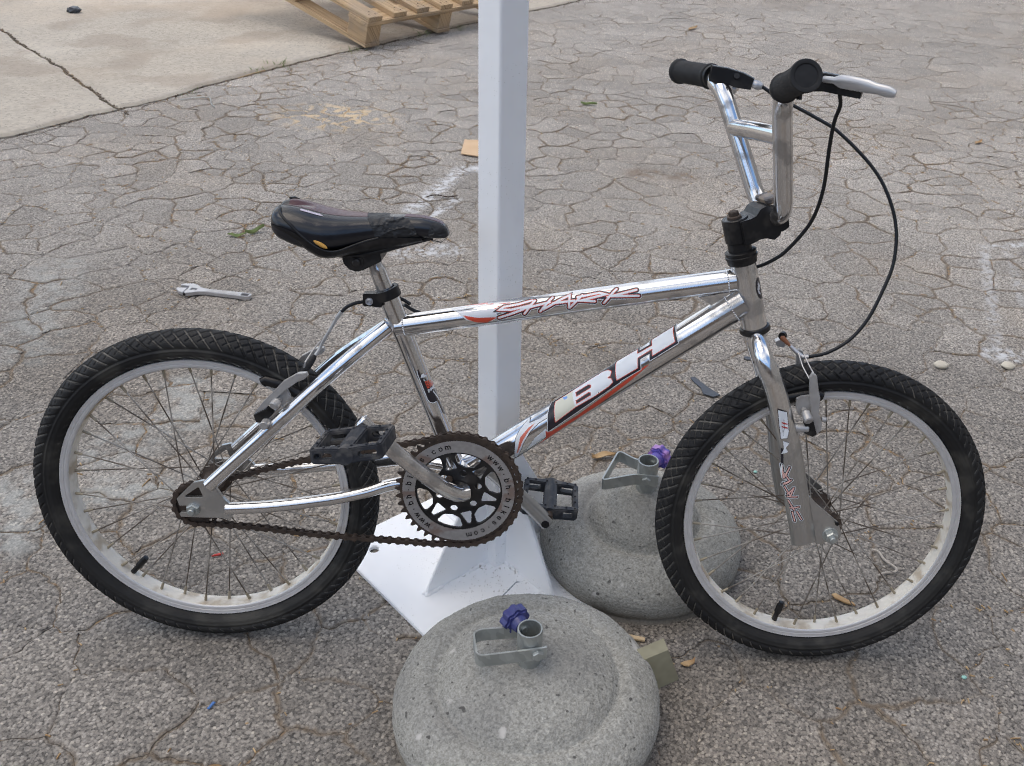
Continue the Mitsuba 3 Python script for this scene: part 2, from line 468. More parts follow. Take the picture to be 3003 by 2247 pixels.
mat('m_knob_blue', P_(proc(lambda p, n, uv: mix((0.030, 0.036, 0.14), (0.055, 0.060, 0.20), fbm(p.x * 90, p.y * 90, p.z * 90))), 0.35))
mat('m_knob_violet', P_(proc(lambda p, n, uv: mix((0.10, 0.08, 0.36), (0.34, 0.18, 0.44), smoothstep(0.40, 0.62, fbm(p.x * 60, p.y * 60, p.z * 60)))), 0.4))
mat('m_decal', {'type': 'principled', 'base_color': {'type': 'mesh_attribute', 'name': 'vertex_color'}, 'roughness': 0.3, 'specular': 0.5})
mat('m_foam', P_((0.55, 0.30, 0.07), 0.8))
mat('m_card', P_(proc(lambda p, n, uv: mix((0.50, 0.34, 0.20), (0.60, 0.43, 0.27), fbm(p.x * 30, p.y * 30, 0))), 0.8))
mat('m_olive', P_(proc(lambda p, n, uv: mix((0.20, 0.185, 0.125), (0.30, 0.285, 0.20), fbm(p.x * 60, p.y * 60, p.z * 60))), 0.6))
mat('m_leaf', {'type': 'principledthin', 'base_color': proc(lambda p, n, uv: mix((0.13, 0.19, 0.07), (0.26, 0.30, 0.14), fbm(p.x * 120, p.y * 120, 0))), 'roughness': 0.5, 'diff_trans': 0.5})
mat('m_dry', P_(proc(lambda p, n, uv: mix((0.30, 0.17, 0.075), (0.50, 0.36, 0.20), noise(p.x * 60, p.y * 60, 1.0))), 0.8))
mat('m_stone', P_((0.50, 0.46, 0.38), 0.8))
mat('m_scrap', P_((0.05, 0.055, 0.065), 0.4))
mat('m_red', P_((0.45, 0.04, 0.03), 0.5))
mat('m_bluebit', P_((0.06, 0.16, 0.40), 0.5))
mat('m_mint', P_((0.30, 0.55, 0.48), 0.5))
mat('m_wall', P_(proc(lambda p, n, uv: mix((0.16, 0.115, 0.085), (0.24, 0.18, 0.135), fbm(p.x * 1.1, p.y * 1.1, p.z * 1.1))), 0.85))
mat('m_wall_grey', P_(proc(lambda p, n, uv: mix((0.26, 0.24, 0.215), (0.36, 0.335, 0.30), fbm(p.x * 0.9, p.y * 0.9, p.z * 0.9))), 0.85))
mat('m_added_door', P_((0.03, 0.03, 0.032), 0.4))


# ------------------------------------------------------------------ the setting: cracked asphalt, concrete slab, added walls out of view
labels['asphalt_ground'] = {'label': 'grey old asphalt ground, crazed into plates by dirt filled cracks', 'kind': 'structure'}
labels['concrete_pavement'] = {'label': 'pale beige concrete slab with a dirt joint, top left, meeting the asphalt', 'kind': 'structure'}
EDGE = np.array([(-6.0, -4.2), (-3.3, 1.13), (-2.194, 3.316), (-2.058, 3.585), (-1.977, 3.752), (-1.874, 3.939), (-1.785, 4.192), (-1.643, 4.515), (-1.404, 4.975), (-1.18, 5.37),
                 (-0.866, 5.965), (-0.544, 6.502), (-0.265, 6.99), (1.6, 10.3)])
JOINT = np.array([(-12.5, 14.6), (-3.151, 4.951), (-2.889, 4.675), (-2.523, 4.326), (-2.246, 4.027), (-2.008, 3.779), (-1.90, 3.68)])


def rough_line(P, step, amp, seed):
    ls = sg.LineString(P)
    n = int(ls.length / step)
    Q = np.array([ls.interpolate(i / n, normalized=True).coords[0] for i in range(n + 1)])
    g = meshkit.fbm(np.stack([Q[:, 0] * 14, Q[:, 1] * 14, np.full(len(Q), seed * 3.7)], -1), 4, seed) - 0.5
    h = meshkit.fbm(np.stack([Q[:, 0] * 14, Q[:, 1] * 14, np.full(len(Q), seed * 3.7 + 50)], -1), 4, seed + 5) - 0.5
    return Q + np.stack([g, h], 1) * amp


edge_line, joint_line = rough_line(EDGE, 0.02, 0.05, 2), rough_line(JOINT, 0.02, 0.035, 4)
slab_all = sg.Polygon(np.vstack([edge_line, [(1.6, 14), (-9, 14), (-9, -4.2)]])).buffer(0)
gap = sg.LineString(joint_line).buffer(0.006)
pieces = sorted([g for g in slab_all.difference(gap).geoms if g.area > 0.5], key=lambda g: -g.area)


def slab_mesh(poly, z):
    """A slab with a crumbled rounded edge."""
    rings_ = [(0.0, -0.02), (0.0, z * 0.35), (-0.006, z * 0.8), (-0.02, z)]
    polys = [poly if d == 0 else poly.buffer(d, join_style=2) for d, _ in rings_]
    top = max(getattr(polys[-1], 'geoms', [polys[-1]]), key=lambda g: g.area)
    v, f = trimesh.creation.triangulate_polygon(sg.Polygon(np.array(top.exterior.coords)), engine='earcut')
    ms = [TM(np.column_stack([v, np.full(len(v), z)]), f)]
    a = max(getattr(poly, 'geoms', [poly]), key=lambda g: g.area)
    A, Bq = np.array(sg.polygon.orient(a).exterior.coords)[:-1], np.array(sg.polygon.orient(top).exterior.coords)[:-1]
    from scipy.spatial import cKDTree
    idx = cKDTree(Bq).query(A)[1]
    near = Bq[idx]
    L = [np.column_stack([A, np.full(len(A), -0.02)]), np.column_stack([A, np.full(len(A), z * 0.3)]), np.column_stack([0.45 * A + 0.55 * near, np.full(len(A), z * 0.82)]), np.column_stack([near, np.full(len(A), z)])]
    n = len(A)
    j = np.arange(n)
    k = (j + 1) % n
    F = np.vstack([np.vstack([np.stack([i * n + j, i * n + k, (i + 1) * n + k], 1), np.stack([i * n + j, (i + 1) * n + k, (i + 1) * n + j], 1)]) for i in range(3)])
    ms.append(TM(np.vstack(L), F))
    return cat(ms)


for g in pieces[:2]:
    put('concrete_pavement__slab', slab_mesh(g, 0.012), 'm_concrete', smooth=25)

g0 = 70.0
put('asphalt_ground__soil_bed', TM([(-g0, -g0, -0.0030), (g0, -g0, -0.0030), (g0, g0, -0.0030), (-g0, g0, -0.0030)], [(0, 1, 2), (0, 2, 3)]), 'm_dirt', smooth=False)


def spacing(x, y):
    s = 0.125 + 0.03 * math.sin(x * 2.3 + 1) * math.cos(y * 1.7)
    if y < 1.35:
        s += 0.09 * (1.35 - y) / 0.5
    if x > 0.1 and y < 3.2:
        s += 0.02
    if x < -0.5 and y > 2.1:
        s -= 0.012
    if y > 5:
        s += 0.02
    return s


def inside(x, y):
    return 0.45 < y < 9.8 and -0.78 * y - 0.55 < x < 0.56 * y + 0.65


cells, grid = [], {}
g_ = random.Random(21)
cand = 0
while cand < 60000:
    cand += 1
    u = g_.random()
    y = 0.45 + 9.35 * (u ** 0.75)
    x = g_.uniform(-0.78 * y - 0.55, 0.56 * y + 0.65)
    s = spacing(x, y) * g_.choice((0.45, 0.62, 0.8, 0.95, 1.1, 1.45))
    i, j = int(math.floor(x / 0.3)), int(math.floor(y / 0.3))
    ok = True
    for a in (-1, 0, 1):
        for b in (-1, 0, 1):
            for (px, py, ps) in grid.get((i + a, j + b), ()):
                if (px - x) ** 2 + (py - y) ** 2 < (0.5 * (s + ps)) ** 2 * 0.86:
                    ok = False
                    break
            if not ok:
                break
        if not ok:
            break
    if ok:
        grid.setdefault((i, j), []).append((x, y, s))
        cells.append((x, y))
C_ = np.array(cells)
# a rim of outer seeds so that the plates close everywhere in view and run on beyond it
out = [(x, y) for x in np.arange(-11, 9, 0.5) for y in np.arange(-3, 13, 0.5) if not inside(x, y)]
vor = Voronoi(np.vstack([C_, np.array(out) + nrg.uniform(-0.12, 0.12, (len(out), 2))]))


def wobble(P):
    q = np.column_stack([P * 9.0, np.zeros(len(P))])
    r = np.column_stack([P * 34.0, np.zeros(len(P))])
    w = np.stack([meshkit.fbm(q + 3.1, 3, 1) - 0.5, meshkit.fbm(q + 71.7, 3, 2) - 0.5], 1) * 0.075
    s = np.column_stack([P * 120.0, np.zeros(len(P))])
    return P + w + np.stack([meshkit.fbm(r + 9.0, 2, 3) - 0.5, meshkit.fbm(r + 41.0, 2, 4) - 0.5], 1) * 0.016 + np.stack([meshkit.noise(s, 5) - 0.5, meshkit.noise(s, 6) - 0.5], 1) * 0.0055


plates = []
slab_cut = slab_all.buffer(0.006)
slab_near = shapely.prepared.prep(slab_all.buffer(0.25))
todo = []
for i in range(len(C_)):
    reg = vor.regions[vor.point_region[i]]
    if not reg or -1 in reg:
        continue
    P = vor.vertices[reg]
    if abs(P).max() > 30:
        continue
    y = C_[i][1]
    step = 0.0055 if y < 1.5 else 0.008 if y < 2.6 else (0.022 if y < 4.5 else 0.04)
    ring_ = np.array(sg.polygon.orient(sg.Polygon(P)).exterior.coords)[:-1]
    pts = []
    for a, b in zip(ring_, np.roll(ring_, -1, 0)):
        n = max(1, int(math.ceil(np.linalg.norm(b - a) / step)))
        t = np.arange(n)[:, None] / n
        pts.append(b + (a - b) * (1 - t) if tuple(a) > tuple(b) else a + (b - a) * t)   # the same points on both sides of a crack
    todo.append((i, np.vstack(pts)))
moved = np.split(wobble(np.vstack([p for _, p in todo])), np.cumsum([len(p) for _, p in todo])[:-1])
allp = np.vstack(moved)
k_ = meshkit.fbm(np.column_stack([allp * 5.5, np.full(len(allp), 3.0)]), 3, 6)
gaps = np.split(0.00008 + (0.0036 - 0.0018 * (allp[:, 1] < 1.45)) * np.clip((k_ - 0.36) / 0.38, 0, 1) ** 1.5 + 0.0022 * np.clip(meshkit.noise(np.column_stack([allp * 60, np.zeros(len(allp))]), 4) - 0.35, 0, 1) ** 1.3, np.cumsum([len(p) for p in moved])[:-1])
# some neighbours never parted: join them, so that cracks end blindly and meet in T's
polys_ = {i: sg.Polygon(P) for (i, _), P in zip(todo, moved)}
gap_at = {}
for P, gp in zip(moved, gaps):
    for q, v in zip(P, gp):
        gap_at[(round(q[0], 6), round(q[1], 6))] = v
lead = {i: i for i in polys_}
g_ = random.Random(5)
for a, b in vor.ridge_points:
    if a in lead and b in lead and g_.random() < 0.17 and lead[a] == a and lead[b] == b and a != b:
        if not (polys_[a].is_valid and polys_[b].is_valid):
            continue
        u = polys_[a].union(polys_[b])
        if u.geom_type == 'Polygon' and u.area < 0.05:
            polys_[a] = sg.Polygon(u.exterior)
            lead[b] = a
            del polys_[b]
            lead[a] = a
for i, pl in polys_.items():
    P = np.array(sg.polygon.orient(pl).exterior.coords)[:-1]
    gp = np.array([gap_at.get((round(q[0], 6), round(q[1], 6)), 0.0005) for q in P])
    t_ = np.roll(P, -1, 0) - np.roll(P, 1, 0)
    n_ = np.stack([-t_[:, 1], t_[:, 0]], 1) / np.maximum(np.linalg.norm(t_, axis=1, keepdims=True), 1e-9)
    g = sg.Polygon(P + n_ * gp[:, None]).buffer(0)
    if slab_near.intersects(g):
        g = g.difference(slab_cut)
    for h in getattr(g, 'geoms', [g]):
        if h.area > 2e-4 and h.geom_type == 'Polygon':
            plates.append((h, i))


def plate_mesh(poly, tone, fine):
    """One plate of asphalt: worn edge sloping into the crack. uv = (closeness to the crack, tone)."""
    A = np.array(sg.polygon.orient(sg.Polygon(poly.exterior)).exterior.coords)[:-1]
    n = len(A)
    ctr = np.array(poly.representative_point().coords[0])
    t = np.roll(A, -1, 0) - np.roll(A, 1, 0)
    nn = np.stack([-t[:, 1], t[:, 0]], 1) / np.maximum(np.linalg.norm(t, axis=1, keepdims=True), 1e-9)
    size = math.sqrt(poly.area)
    d1, d2 = min(0.0022, size * 0.04), min(0.0075, size * 0.10)
    tilt = np.random.default_rng(int(tone * 1e6)).normal(0, 0.004, 2)
    lift = (tone - 0.5) * 0.0016
    def top(Q, z):
        return np.column_stack([Q, z + lift + (Q - ctr) @ tilt * 0.6])
    inner1, inner2 = A + nn * d1, A + nn * d2
    jag = meshkit.noise(np.column_stack([A * 150, np.zeros(n)]), 8) * 0.003
    L = [np.column_stack([A, np.full(n, -0.006)]), top(A, -0.0012 - 0.6 * jag), top(inner1, -0.0006 - 0.25 * jag), top(inner2, 0.0)]
    V = np.vstack(L + [top(ctr[None], 0.0012)])
    uv = np.vstack([np.column_stack([np.full(n, e), np.full(n, tone)]) for e in (1.0, 1.0, 0.62, 0.0)] + [[[0.0, tone]]])
    j = np.arange(n)
    k = (j + 1) % n
    F = [np.vstack([np.stack([i * n + j, i * n + k, (i + 1) * n + k], 1), np.stack([i * n + j, (i + 1) * n + k, (i + 1) * n + j], 1)]) for i in range(3)]
    try:
        ip = sg.Polygon(inner2)
        if not ip.is_valid:
            raise ValueError
        v, f = trimesh.creation.triangulate_polygon(ip, engine='earcut')
        if len(v) != n:
            raise ValueError
        from scipy.spatial import cKDTree
        F.append(cKDTree(inner2).query(v)[1][f] + 3 * n)
    except Exception:
        F.append(np.stack([3 * n + j, 3 * n + k, np.full(n, 4 * n)], 1))
    f = np.vstack(F)
    ea, eb = V[f[:, 1], :2] - V[f[:, 0], :2], V[f[:, 2], :2] - V[f[:, 0], :2]
    c = ea[:, 0] * eb[:, 1] - ea[:, 1] * eb[:, 0]
    flip = (c < 0) & (np.arange(len(f)) >= 6 * n)
    f[flip] = f[flip][:, ::-1]
    return V, f, uv


plates.sort(key=lambda q: q[0].centroid.x ** 2 + q[0].centroid.y ** 2)
seen = 0
rest = []
cam_hint = lambda c: -0.62 * c.y - 0.25 < c.x < 0.40 * c.y + 0.35 and c.y > 0.75
for poly, i in plates:
    tone = (math.sin(i * 12.9898) * 43758.5453) % 1.0
    V, f, uv = plate_mesh(poly, tone, True)
    if seen < 300 and cam_hint(poly.centroid) and poly.area > 0.002:
        seen += 1
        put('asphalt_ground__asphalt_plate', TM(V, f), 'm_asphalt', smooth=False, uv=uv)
    else:
        rest.append((V, f, uv))
off, VV, FF, UU = 0, [], [], []
for V, f, uv in rest:
    VV.append(V), FF.append(f + off), UU.append(uv)
    off += len(V)
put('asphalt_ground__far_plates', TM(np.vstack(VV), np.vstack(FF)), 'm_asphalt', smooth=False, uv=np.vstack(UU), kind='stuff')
# the asphalt that runs on round the view
Rr = sg.box(-60, -60, 60, 60).difference(so.unary_union([q[0].buffer(0.05) for q in plates]).buffer(0.15).buffer(-0.12)).difference(slab_all)
ms = []
for g in getattr(Rr, 'geoms', [Rr]):
    if g.area > 5:
        v, f = trimesh.creation.triangulate_polygon(g.simplify(0.01), engine='earcut')
        ms.append(TM(np.column_stack([v, np.full(len(v), -0.001)]), f))
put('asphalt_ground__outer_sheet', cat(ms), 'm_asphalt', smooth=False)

# earth and grit gathered along the slab's edge and joint
labels['soil_line'] = {'label': 'dark crumbly soil and grit lying along the edge and joint of the concrete slab', 'category': 'soil', 'kind': 'stuff'}
ms = []
for line, width, zt in ((edge_line, 0.017, 0.001), (joint_line, 0.009, 0.006)):
    for q in line:
        if not (-0.75 * q[1] - 0.4 < q[0] < 0.6 and 2.5 < q[1] < 8):
            continue
        for _ in range(rng.choice((0, 2, 5, 8))):
            r = rng.uniform(0.0015, 0.006)
            m = trimesh.creation.icosphere(subdivisions=0, radius=r)
            m.vertices *= [rng.uniform(0.7, 1.5), rng.uniform(0.7, 1.5), rng.uniform(0.4, 0.8)]
            m.vertices += [q[0] + rng.gauss(0, width * 0.55), q[1] + rng.gauss(0, width * 0.55), zt + rng.uniform(-0.003, 0.002)]
            ms.append(m)
put('soil_line', cat(ms), 'm_dirt', smooth=False)

# weeds in the slab's edge
labels['grass_tufts'] = {'label': 'small green grass tufts growing in the gap along the concrete edge', 'category': 'grass', 'kind': 'stuff'}
ms = []
for (x, y, n, h) in ((-1.60, 4.60, 26, 0.03), (-1.66, 4.46, 18, 0.025), (-1.36, 5.03, 14, 0.03), (-1.10, 5.48, 16, 0.03), (-0.93, 5.72, 14, 0.03), (-1.82, 4.02, 10, 0.02)):
    for _ in range(n):
        px, py, a = x + rng.gauss(0, 0.03), y + rng.gauss(0, 0.035), rng.uniform(0, 2 * PI)
        hh = h * rng.uniform(0.5, 1.2)
        l, w = rng.uniform(0.2, 1.0) * hh, 0.0012
        c, s = math.cos(a), math.sin(a)
        ms.append(TM([(px - s * w, py + c * w, 0), (px + s * w, py - c * w, 0), (px + c * l * 0.5, py + s * l * 0.5, hh * 0.75), (px + c * l, py + s * l, hh)], [(0, 1, 2), (0, 2, 3)]))
put('grass_tufts', cat(ms), 'm_leaf', smooth=False)

# unseen walls and dark doors, added to cut sky light and shape chrome reflections
for name, lab, x0, x1, y0, y1, h, mt, doors in (('added_yard_wall', 'unseen low brown rendered wall with dark doors behind the viewer, added for the chrome reflections', -16, 14, -9.3, -9.0, 3.4, 'm_wall', [(-9, 'y'), (-2.0, 'y'), (3.5, 'y')]),
                                                ('added_side_wall', 'unseen tall grey rendered wall right of the bicycle, added to cut the sky light', 6.2, 6.5, -9.3, 12, 5.2, 'm_wall_grey', [])):
    labels[name] = {'label': lab, 'kind': 'structure'}
    m = bevel_box(x1 - x0, y1 - y0, h, 0.01)
    m.apply_translation([(x0 + x1) / 2, (y0 + y1) / 2, h / 2 - 0.01])
    put(name + '__wall', m, mt, smooth=False)
    for dx, _ in doors:
        m = bevel_box(1.6, 0.06, 2.3, 0.01)
        m.apply_translation([dx, y1 + 0.035, 1.15])
        put(name + '__added_door', m, 'm_added_door', smooth=False)

# ------------------------------------------------------------------ the white post on its plate
post = thing('steel_post', 'white square steel post standing on a flat base plate behind the bicycle', 'post')
E1, Q1 = np.array([0.695, 0.719, 0]), np.array([0.719, -0.695, 0])
PC = np.array([-0.150, 1.318, 0.0])
PT = np.eye(4)
PT[:3, 0], PT[:3, 1], PT[:3, 3] = Q1, E1, PC      # x to the right front, y to the right back
PLT = 0.010


def pput(key, m, bsdf, smooth=30, **kw):
    m = m.copy()
    m.apply_transform(PT)
    return put(post + '__' + key, m, bsdf, smooth, **kw)


hole = sg.Point(-0.148, -0.152).buffer(0.0085, 24)
holes = so.unary_union([hole, sg.Point(0.15, -0.15).buffer(0.0085, 24), sg.Point(0.15, 0.15).buffer(0.0085, 24), sg.Point(-0.15, 0.15).buffer(0.0085, 24)])
m = prism(sg.box(-0.2, -0.2, 0.2, 0.2).difference(holes), PLT - 0.001, 0.0012)
m.apply_translation([0.0, -0.003, 0.001])
pput('base_plate', m, 'm_plate', smooth=20)
hs, rr = 0.0248, 0.004
sec = np.array(sg.box(-hs + rr, -hs + rr, hs - rr, hs - rr).buffer(rr, 5).exterior.coords)[:-1]
T0, T1 = np.array([0, 0, PLT]), np.array([-0.011 * 2.4, -0.014 * 0, 2.4])   # leans a little
m = prism(sg.Polygon(sec), 2.4)
m.vertices[:, 0] += -0.0035 * m.vertices[:, 2]
m.vertices[:, 1] += -0.0035 * m.vertices[:, 2]
m.vertices[:, 2] += PLT
pput('shaft', m, 'm_post', smooth=25)
for ax in range(4):
    a = ax * PI / 2
    w, h, t = 0.125, 0.215, 0.005
    poly = sg.Polygon([(0, 0), (w, 0), (w, 0.008), (0.012, h), (0, h)])
    m = prism(poly, t, 0.0008)
    m.vertices = np.stack([m.vertices[:, 0] + hs - 0.0005, m.vertices[:, 2] - t / 2, m.vertices[:, 1] + PLT], 1)
    m.apply_transform(trimesh.transformations.rotation_matrix(a, [0, 0, 1]))
    if np.linalg.det(np.eye(3)) > 0:
        m.fix_normals()
    pput('gusset', m, 'm_post', smooth=20)
    # weld beads along the gusset's foot and up the post
    g = np.random.default_rng(ax)
    for sgn in (-1, 1):
        xs = np.concatenate([np.arange(hs + 0.002, hs + 0.035, 0.003), np.arange(hs + 0.095, hs + w + 0.004, 0.003)])
        bl = []
        for x in xs:
            b = trimesh.creation.icosphere(subdivisions=1, radius=0.0036 * g.uniform(0.6, 1.3))
            b.vertices += [x, sgn * (t / 2 + 0.0006), PLT + 0.0008]
            bl.append(b)
        m = cat(bl)
        m.apply_transform(trimesh.transformations.rotation_matrix(a, [0, 0, 1]))
        pput('weld', m, 'm_plate', smooth=60, kind='stuff')

# ------------------------------------------------------------------ two round concrete stands
STAND = [(0, 0.0), (0.164, 0.0), (0.1685, 0.004), (0.1755, 0.018), (0.1785, 0.034), (0.176, 0.048), (0.169, 0.060), (0.158, 0.069), (0.146, 0.0755), (0.134, 0.0805), (0.124, 0.0838), (0.116, 0.0845),
         (0.109, 0.0832), (0.104, 0.0812), (0.100, 0.0815), (0.0965, 0.0865), (0.0915, 0.0985), (0.084, 0.1095), (0.074, 0.1190), (0.063, 0.1275), (0.051, 0.1345), (0.040, 0.1395), (0.030, 0.1425), (0.020, 0.1435), (0, 0.1440)]


STAND_LOW = STAND[:9] + [(0.138, 0.0785), (0.131, 0.0785), (0.125, 0.0765), (0.120, 0.0765), (0.116, 0.0805), (0.110, 0.0870), (0.100, 0.0945), (0.086, 0.1010), (0.068, 0.1062), (0.048, 0.1095), (0.028, 0.1112), (0, 0.1120)]


def stand(label, cx, cy, handle, knob_dir, knob_mat, seed, STAND, top):
    t = thing('parasol_stand', label, 'parasol base', 'round concrete parasol stands by the post')
    prof = smooth_path([(r, z, 0) for r, z in STAND], 4)[:, :2]
    m = lathe(prof, 160)
    q = m.vertices * 1.0
    dsp = (meshkit.fbm(q * 14 + seed, 3, seed) - 0.5) * 0.006 + (meshkit.fbm(q * 130 + seed, 3, seed + 1) - 0.5) * 0.0022
    m.vertices += m.vertex_normals * dsp[:, None] * np.clip(m.vertices[:, 2:3] / 0.02, 0, 1)
    m.vertices += [cx, cy, 0]
    put(t + '__concrete_body', m, 'm_stand', smooth=True)
    o = np.array([cx, cy, 0.0])
    m = lathe([(0.0148, 0.09), (0.0148, top), (0.0155, top + 0.001), (0.0172, top + 0.001), (0.0180, top), (0.0180, 0.09)], 40)
    hz = top - 0.0275
    m.vertices += o
    put(t + '__tube', m, 'm_zinc', smooth=40)
    # carrying handle: one flat bar bent round, bolted to both sides of the tube
    H = np.array(handle)
    pth = fillet([np.array([x, y, hz]) for x, y in H], 0.010, 6)
    bar = sweep(pth, np.array(sg.box(-0.0105, -0.0014, 0.0105, 0.0014).exterior.coords)[:-1], up=[0, 0, 1])
    put(t + '__handle', bar, 'm_zinc', smooth=25)
    mid = (H[0] + H[1]) / 2
    a = np.array([-(H[1] - H[0])[1], (H[1] - H[0])[0], 0])
    a *= np.sign(a[:2] @ (mid - np.array([cx, cy]))) / np.linalg.norm(a)
    put(t + '__bolt', hexbolt(np.array([mid[0], mid[1], hz]) + a * 0.001, a, 0.0085, 0.006), 'm_zinc', smooth=False)
    # clamp screw with a lobed plastic knob
    k = np.array([*knob_dir, 0.0])
    k /= np.linalg.norm(k)
    k0 = o + np.array([0, 0, top - 0.0135])
    put(t + '__screw', cyl(k0 + k * 0.012, k0 + k * 0.036, 0.005, 16), 'm_zinc')
    tt = np.linspace(0, 2 * PI, 96, endpoint=False)
    lob = sg.Polygon(np.stack([np.cos(tt), np.sin(tt)], 1) * (0.0195 + 0.0016 * np.cos(8 * tt))[:, None])
    kn = cat([prism(lob, 0.019, 0.003), lathe([(0, -0.010), (0.0105, -0.010), (0.013, 0.001), (0, 0.001)], 32)])
    put(t + '__knob', align(kn, k0 + k * 0.030, k), knob_mat, smooth=35)
    return t


stand('grey concrete parasol stand behind the front wheel, violet knob on its tube', 0.100, 1.360,
      [(0.118, 1.341), (0.079, 1.343), (0.022, 1.320), (0.050, 1.408), (0.080, 1.385), (0.108, 1.379)], (0.55, 0.85), 'm_knob_violet', 3, STAND, 0.2005)
stand('grey concrete parasol stand nearest the viewer, blue knob on its tube', -0.066, 0.995,
      [(-0.041, 0.981), (-0.066, 0.974), (-0.134, 0.957), (-0.145, 0.998), (-0.136, 1.005), (-0.095, 1.013), (-0.076, 1.015)], (-0.62, 0.78), 'm_knob_blue', 8, [(r * 1.072, z) for r, z in STAND_LOW], 0.1680)

# ------------------------------------------------------------------ the pallet
pal = thing('wooden_pallet', 'bare wooden pallet corner lying on the concrete edge at the top of the picture', 'pallet')
_t = math.radians(15.0)      # its far end is propped up
PD, PF = np.array([-0.854 * math.cos(_t), 0.52 * math.cos(_t), math.sin(_t)]), np.array([0.52, 0.854, 0])     # along the boards (away to the left), along the near end
PO = np.array([-1.311, 5.045, 0.0])
WT = np.eye(4)
WT[:3, 0], WT[:3, 1], WT[:3, 3] = PD, PF, PO
WT[:3, 2] = -np.cross(PD, PF)


def board(name, x0, x1, y0, y1, z0, z1, seed, grain='x', dx=0.0):
    m = bevel_box(x1 - x0, y1 - y0, z1 - z0, 0.0022, seed, 0.0007).subdivide()
    m = m.subdivide() if max(x1 - x0, y1 - y0) > 0.5 else m
    g = np.random.default_rng(seed)
    m.vertices += [(x0 + x1) / 2, (y0 + y1) / 2, (z0 + z1) / 2]
    u = m.vertices[:, 0] if grain == 'x' else m.vertices[:, 1]
    w = (m.vertices[:, 1] + 0.7 * m.vertices[:, 2]) if grain == 'x' else (m.vertices[:, 0] + 0.7 * m.vertices[:, 2])
    uv = np.stack([u + g.uniform(0, 9), w + g.uniform(0, 9)], 1)
    m.vertices[:, 2] *= 1
    v = m.copy()
    v.vertices = v.vertices @ WT[:3, :3].T + WT[:3, 3]
    v.invert()
    return put(pal + '__' + name, v, 'm_wood', smooth=False, uv=uv)


Z = [0.0135, 0.036, 0.128, 0.152, 0.179]
for i, y in enumerate((0.0, 0.555, 1.11)):
    board('bottom_runner', 0.0, 1.2, y, y + 0.105, Z[0], Z[1], 10 + i)
    for j, x in enumerate((0.0, 0.53, 1.06)):
        board('block', x + 0.004, x + 0.14, y + 0.003, y + 0.102, Z[1], Z[2], 20 + 3 * i + j, 'x')
for j, x in enumerate((0.0, 0.53, 1.06)):
    board('cross_board', x, x + 0.14, -0.004, 1.215, Z[2], Z[3], 40 + j, 'y')
for j, y in enumerate((0.0, 0.185, 0.365, 0.55, 0.735, 0.92, 1.11)):
    k = board('deck_board', 0.002 + 0.004 * (j % 3), 1.2, y + 0.0, y + 0.098, Z[3], Z[4], 50 + j)
pm = bevel_box(0.15, 0.15, 0.26, 0.004, 5)
pm.apply_transform(trimesh.transformations.rotation_matrix(math.atan2(0.52, 0.854) * -1, [0, 0, 1]))
pm.apply_translation([*(PO + PD * 1.10 + PF * 1.06)[:2], 0.142])
put(pal + '__prop_beam', pm, 'm_wood', smooth=False)
ms = []
for y in (0.0, 0.185, 0.365, 0.55):
    for dx, dy in ((0.035, 0.03), (0.06, 0.055), (0.03, 0.07)):
        ms.append(cyl((dx, y + dy, Z[4] + 0.0005), (dx, y + dy, Z[4] + 0.0016), 0.0035, 8))
m = cat(ms)
m.vertices = m.vertices @ WT[:3, :3].T + WT[:3, 3]
m.invert()
put(pal + '__nails', m, 'm_rust', smooth=False, kind='stuff')

# ------------------------------------------------------------------ adjustable wrench
wr = thing('adjustable_wrench', 'silver adjustable wrench lying on the cracked asphalt behind the rear wheel', 'wrench')
WA, WB = np.array([-1.100, 2.237]), np.array([-0.904, 2.219])
wx = np.array([*(WB - WA), 0])
wl = np.linalg.norm(wx)
wx /= wl
wy = np.array([-wx[1], wx[0], 0])
WM = np.eye(4)
WM[:3, 0], WM[:3, 1], WM[:3, 3] = wx, wy, [*WA, 0.0035]


def wput(key, m, bsdf, **kw):
    m = m.copy()
    m.apply_transform(WM)
    put(wr + '__' + key, m, bsdf, **kw)


body = sg.Polygon([(0.004, 0.012), (0.020, 0.0135), (0.030, 0.0265), (0.046, 0.024), (0.060, 0.012), (0.075, 0.0085), (0.19, 0.0105), (0.198, 0.008), (0.2, 0.0), (0.198, -0.008), (0.19, -0.0105), (0.075, -0.0085),
                   (0.062, -0.012), (0.050, -0.022), (0.038, -0.026), (0.030, -0.024), (0.030, -0.004), (0.026, 0.004)])
body = sg.Polygon([(0.002, 0.019), (0.012, 0.0245), (0.030, 0.0285), (0.046, 0.024), (0.060, 0.0125), (0.078, 0.0088), (0.19, 0.0108), (0.198, 0.008), (0.2, 0.0), (0.198, -0.008), (0.19, -0.0108), (0.078, -0.0088),
                   (0.062, -0.013), (0.050, -0.022), (0.036, -0.027), (0.030, -0.022), (0.030, 0.004), (0.027, 0.012), (0.004, 0.0125)])
body = body.difference(sg.box(0.176, -0.005, 0.192, 0.005).buffer(0.0015)).difference(sg.box(0.040, -0.006, 0.053, 0.003).buffer(0.001))
m = prism(body, 0.010, 0.0012)
wput('handle', m, 'm_alloy', smooth=20)
jaw = sg.Polygon([(0.0, -0.001), (0.027, 0.004), (0.0285, -0.026), (0.016, -0.021), (0.004, -0.010)])
m = prism(jaw, 0.0085, 0.001)
m.apply_translation([0, 0, 0.0007])
wput('jaw', m, 'm_alloy', smooth=20)
pts = [(0.0415 + 0.01 * i / 60, 0.0032 * math.cos(i * 0.62) - 0.0015, 0.005 + 0.0032 * math.sin(i * 0.62)) for i in range(61)]
wput('worm', cat([tube(pts, 0.0009, 8), cyl((0.041, -0.0015, 0.005), (0.052, -0.0015, 0.005), 0.0028, 14)]), 'm_alloy_old')
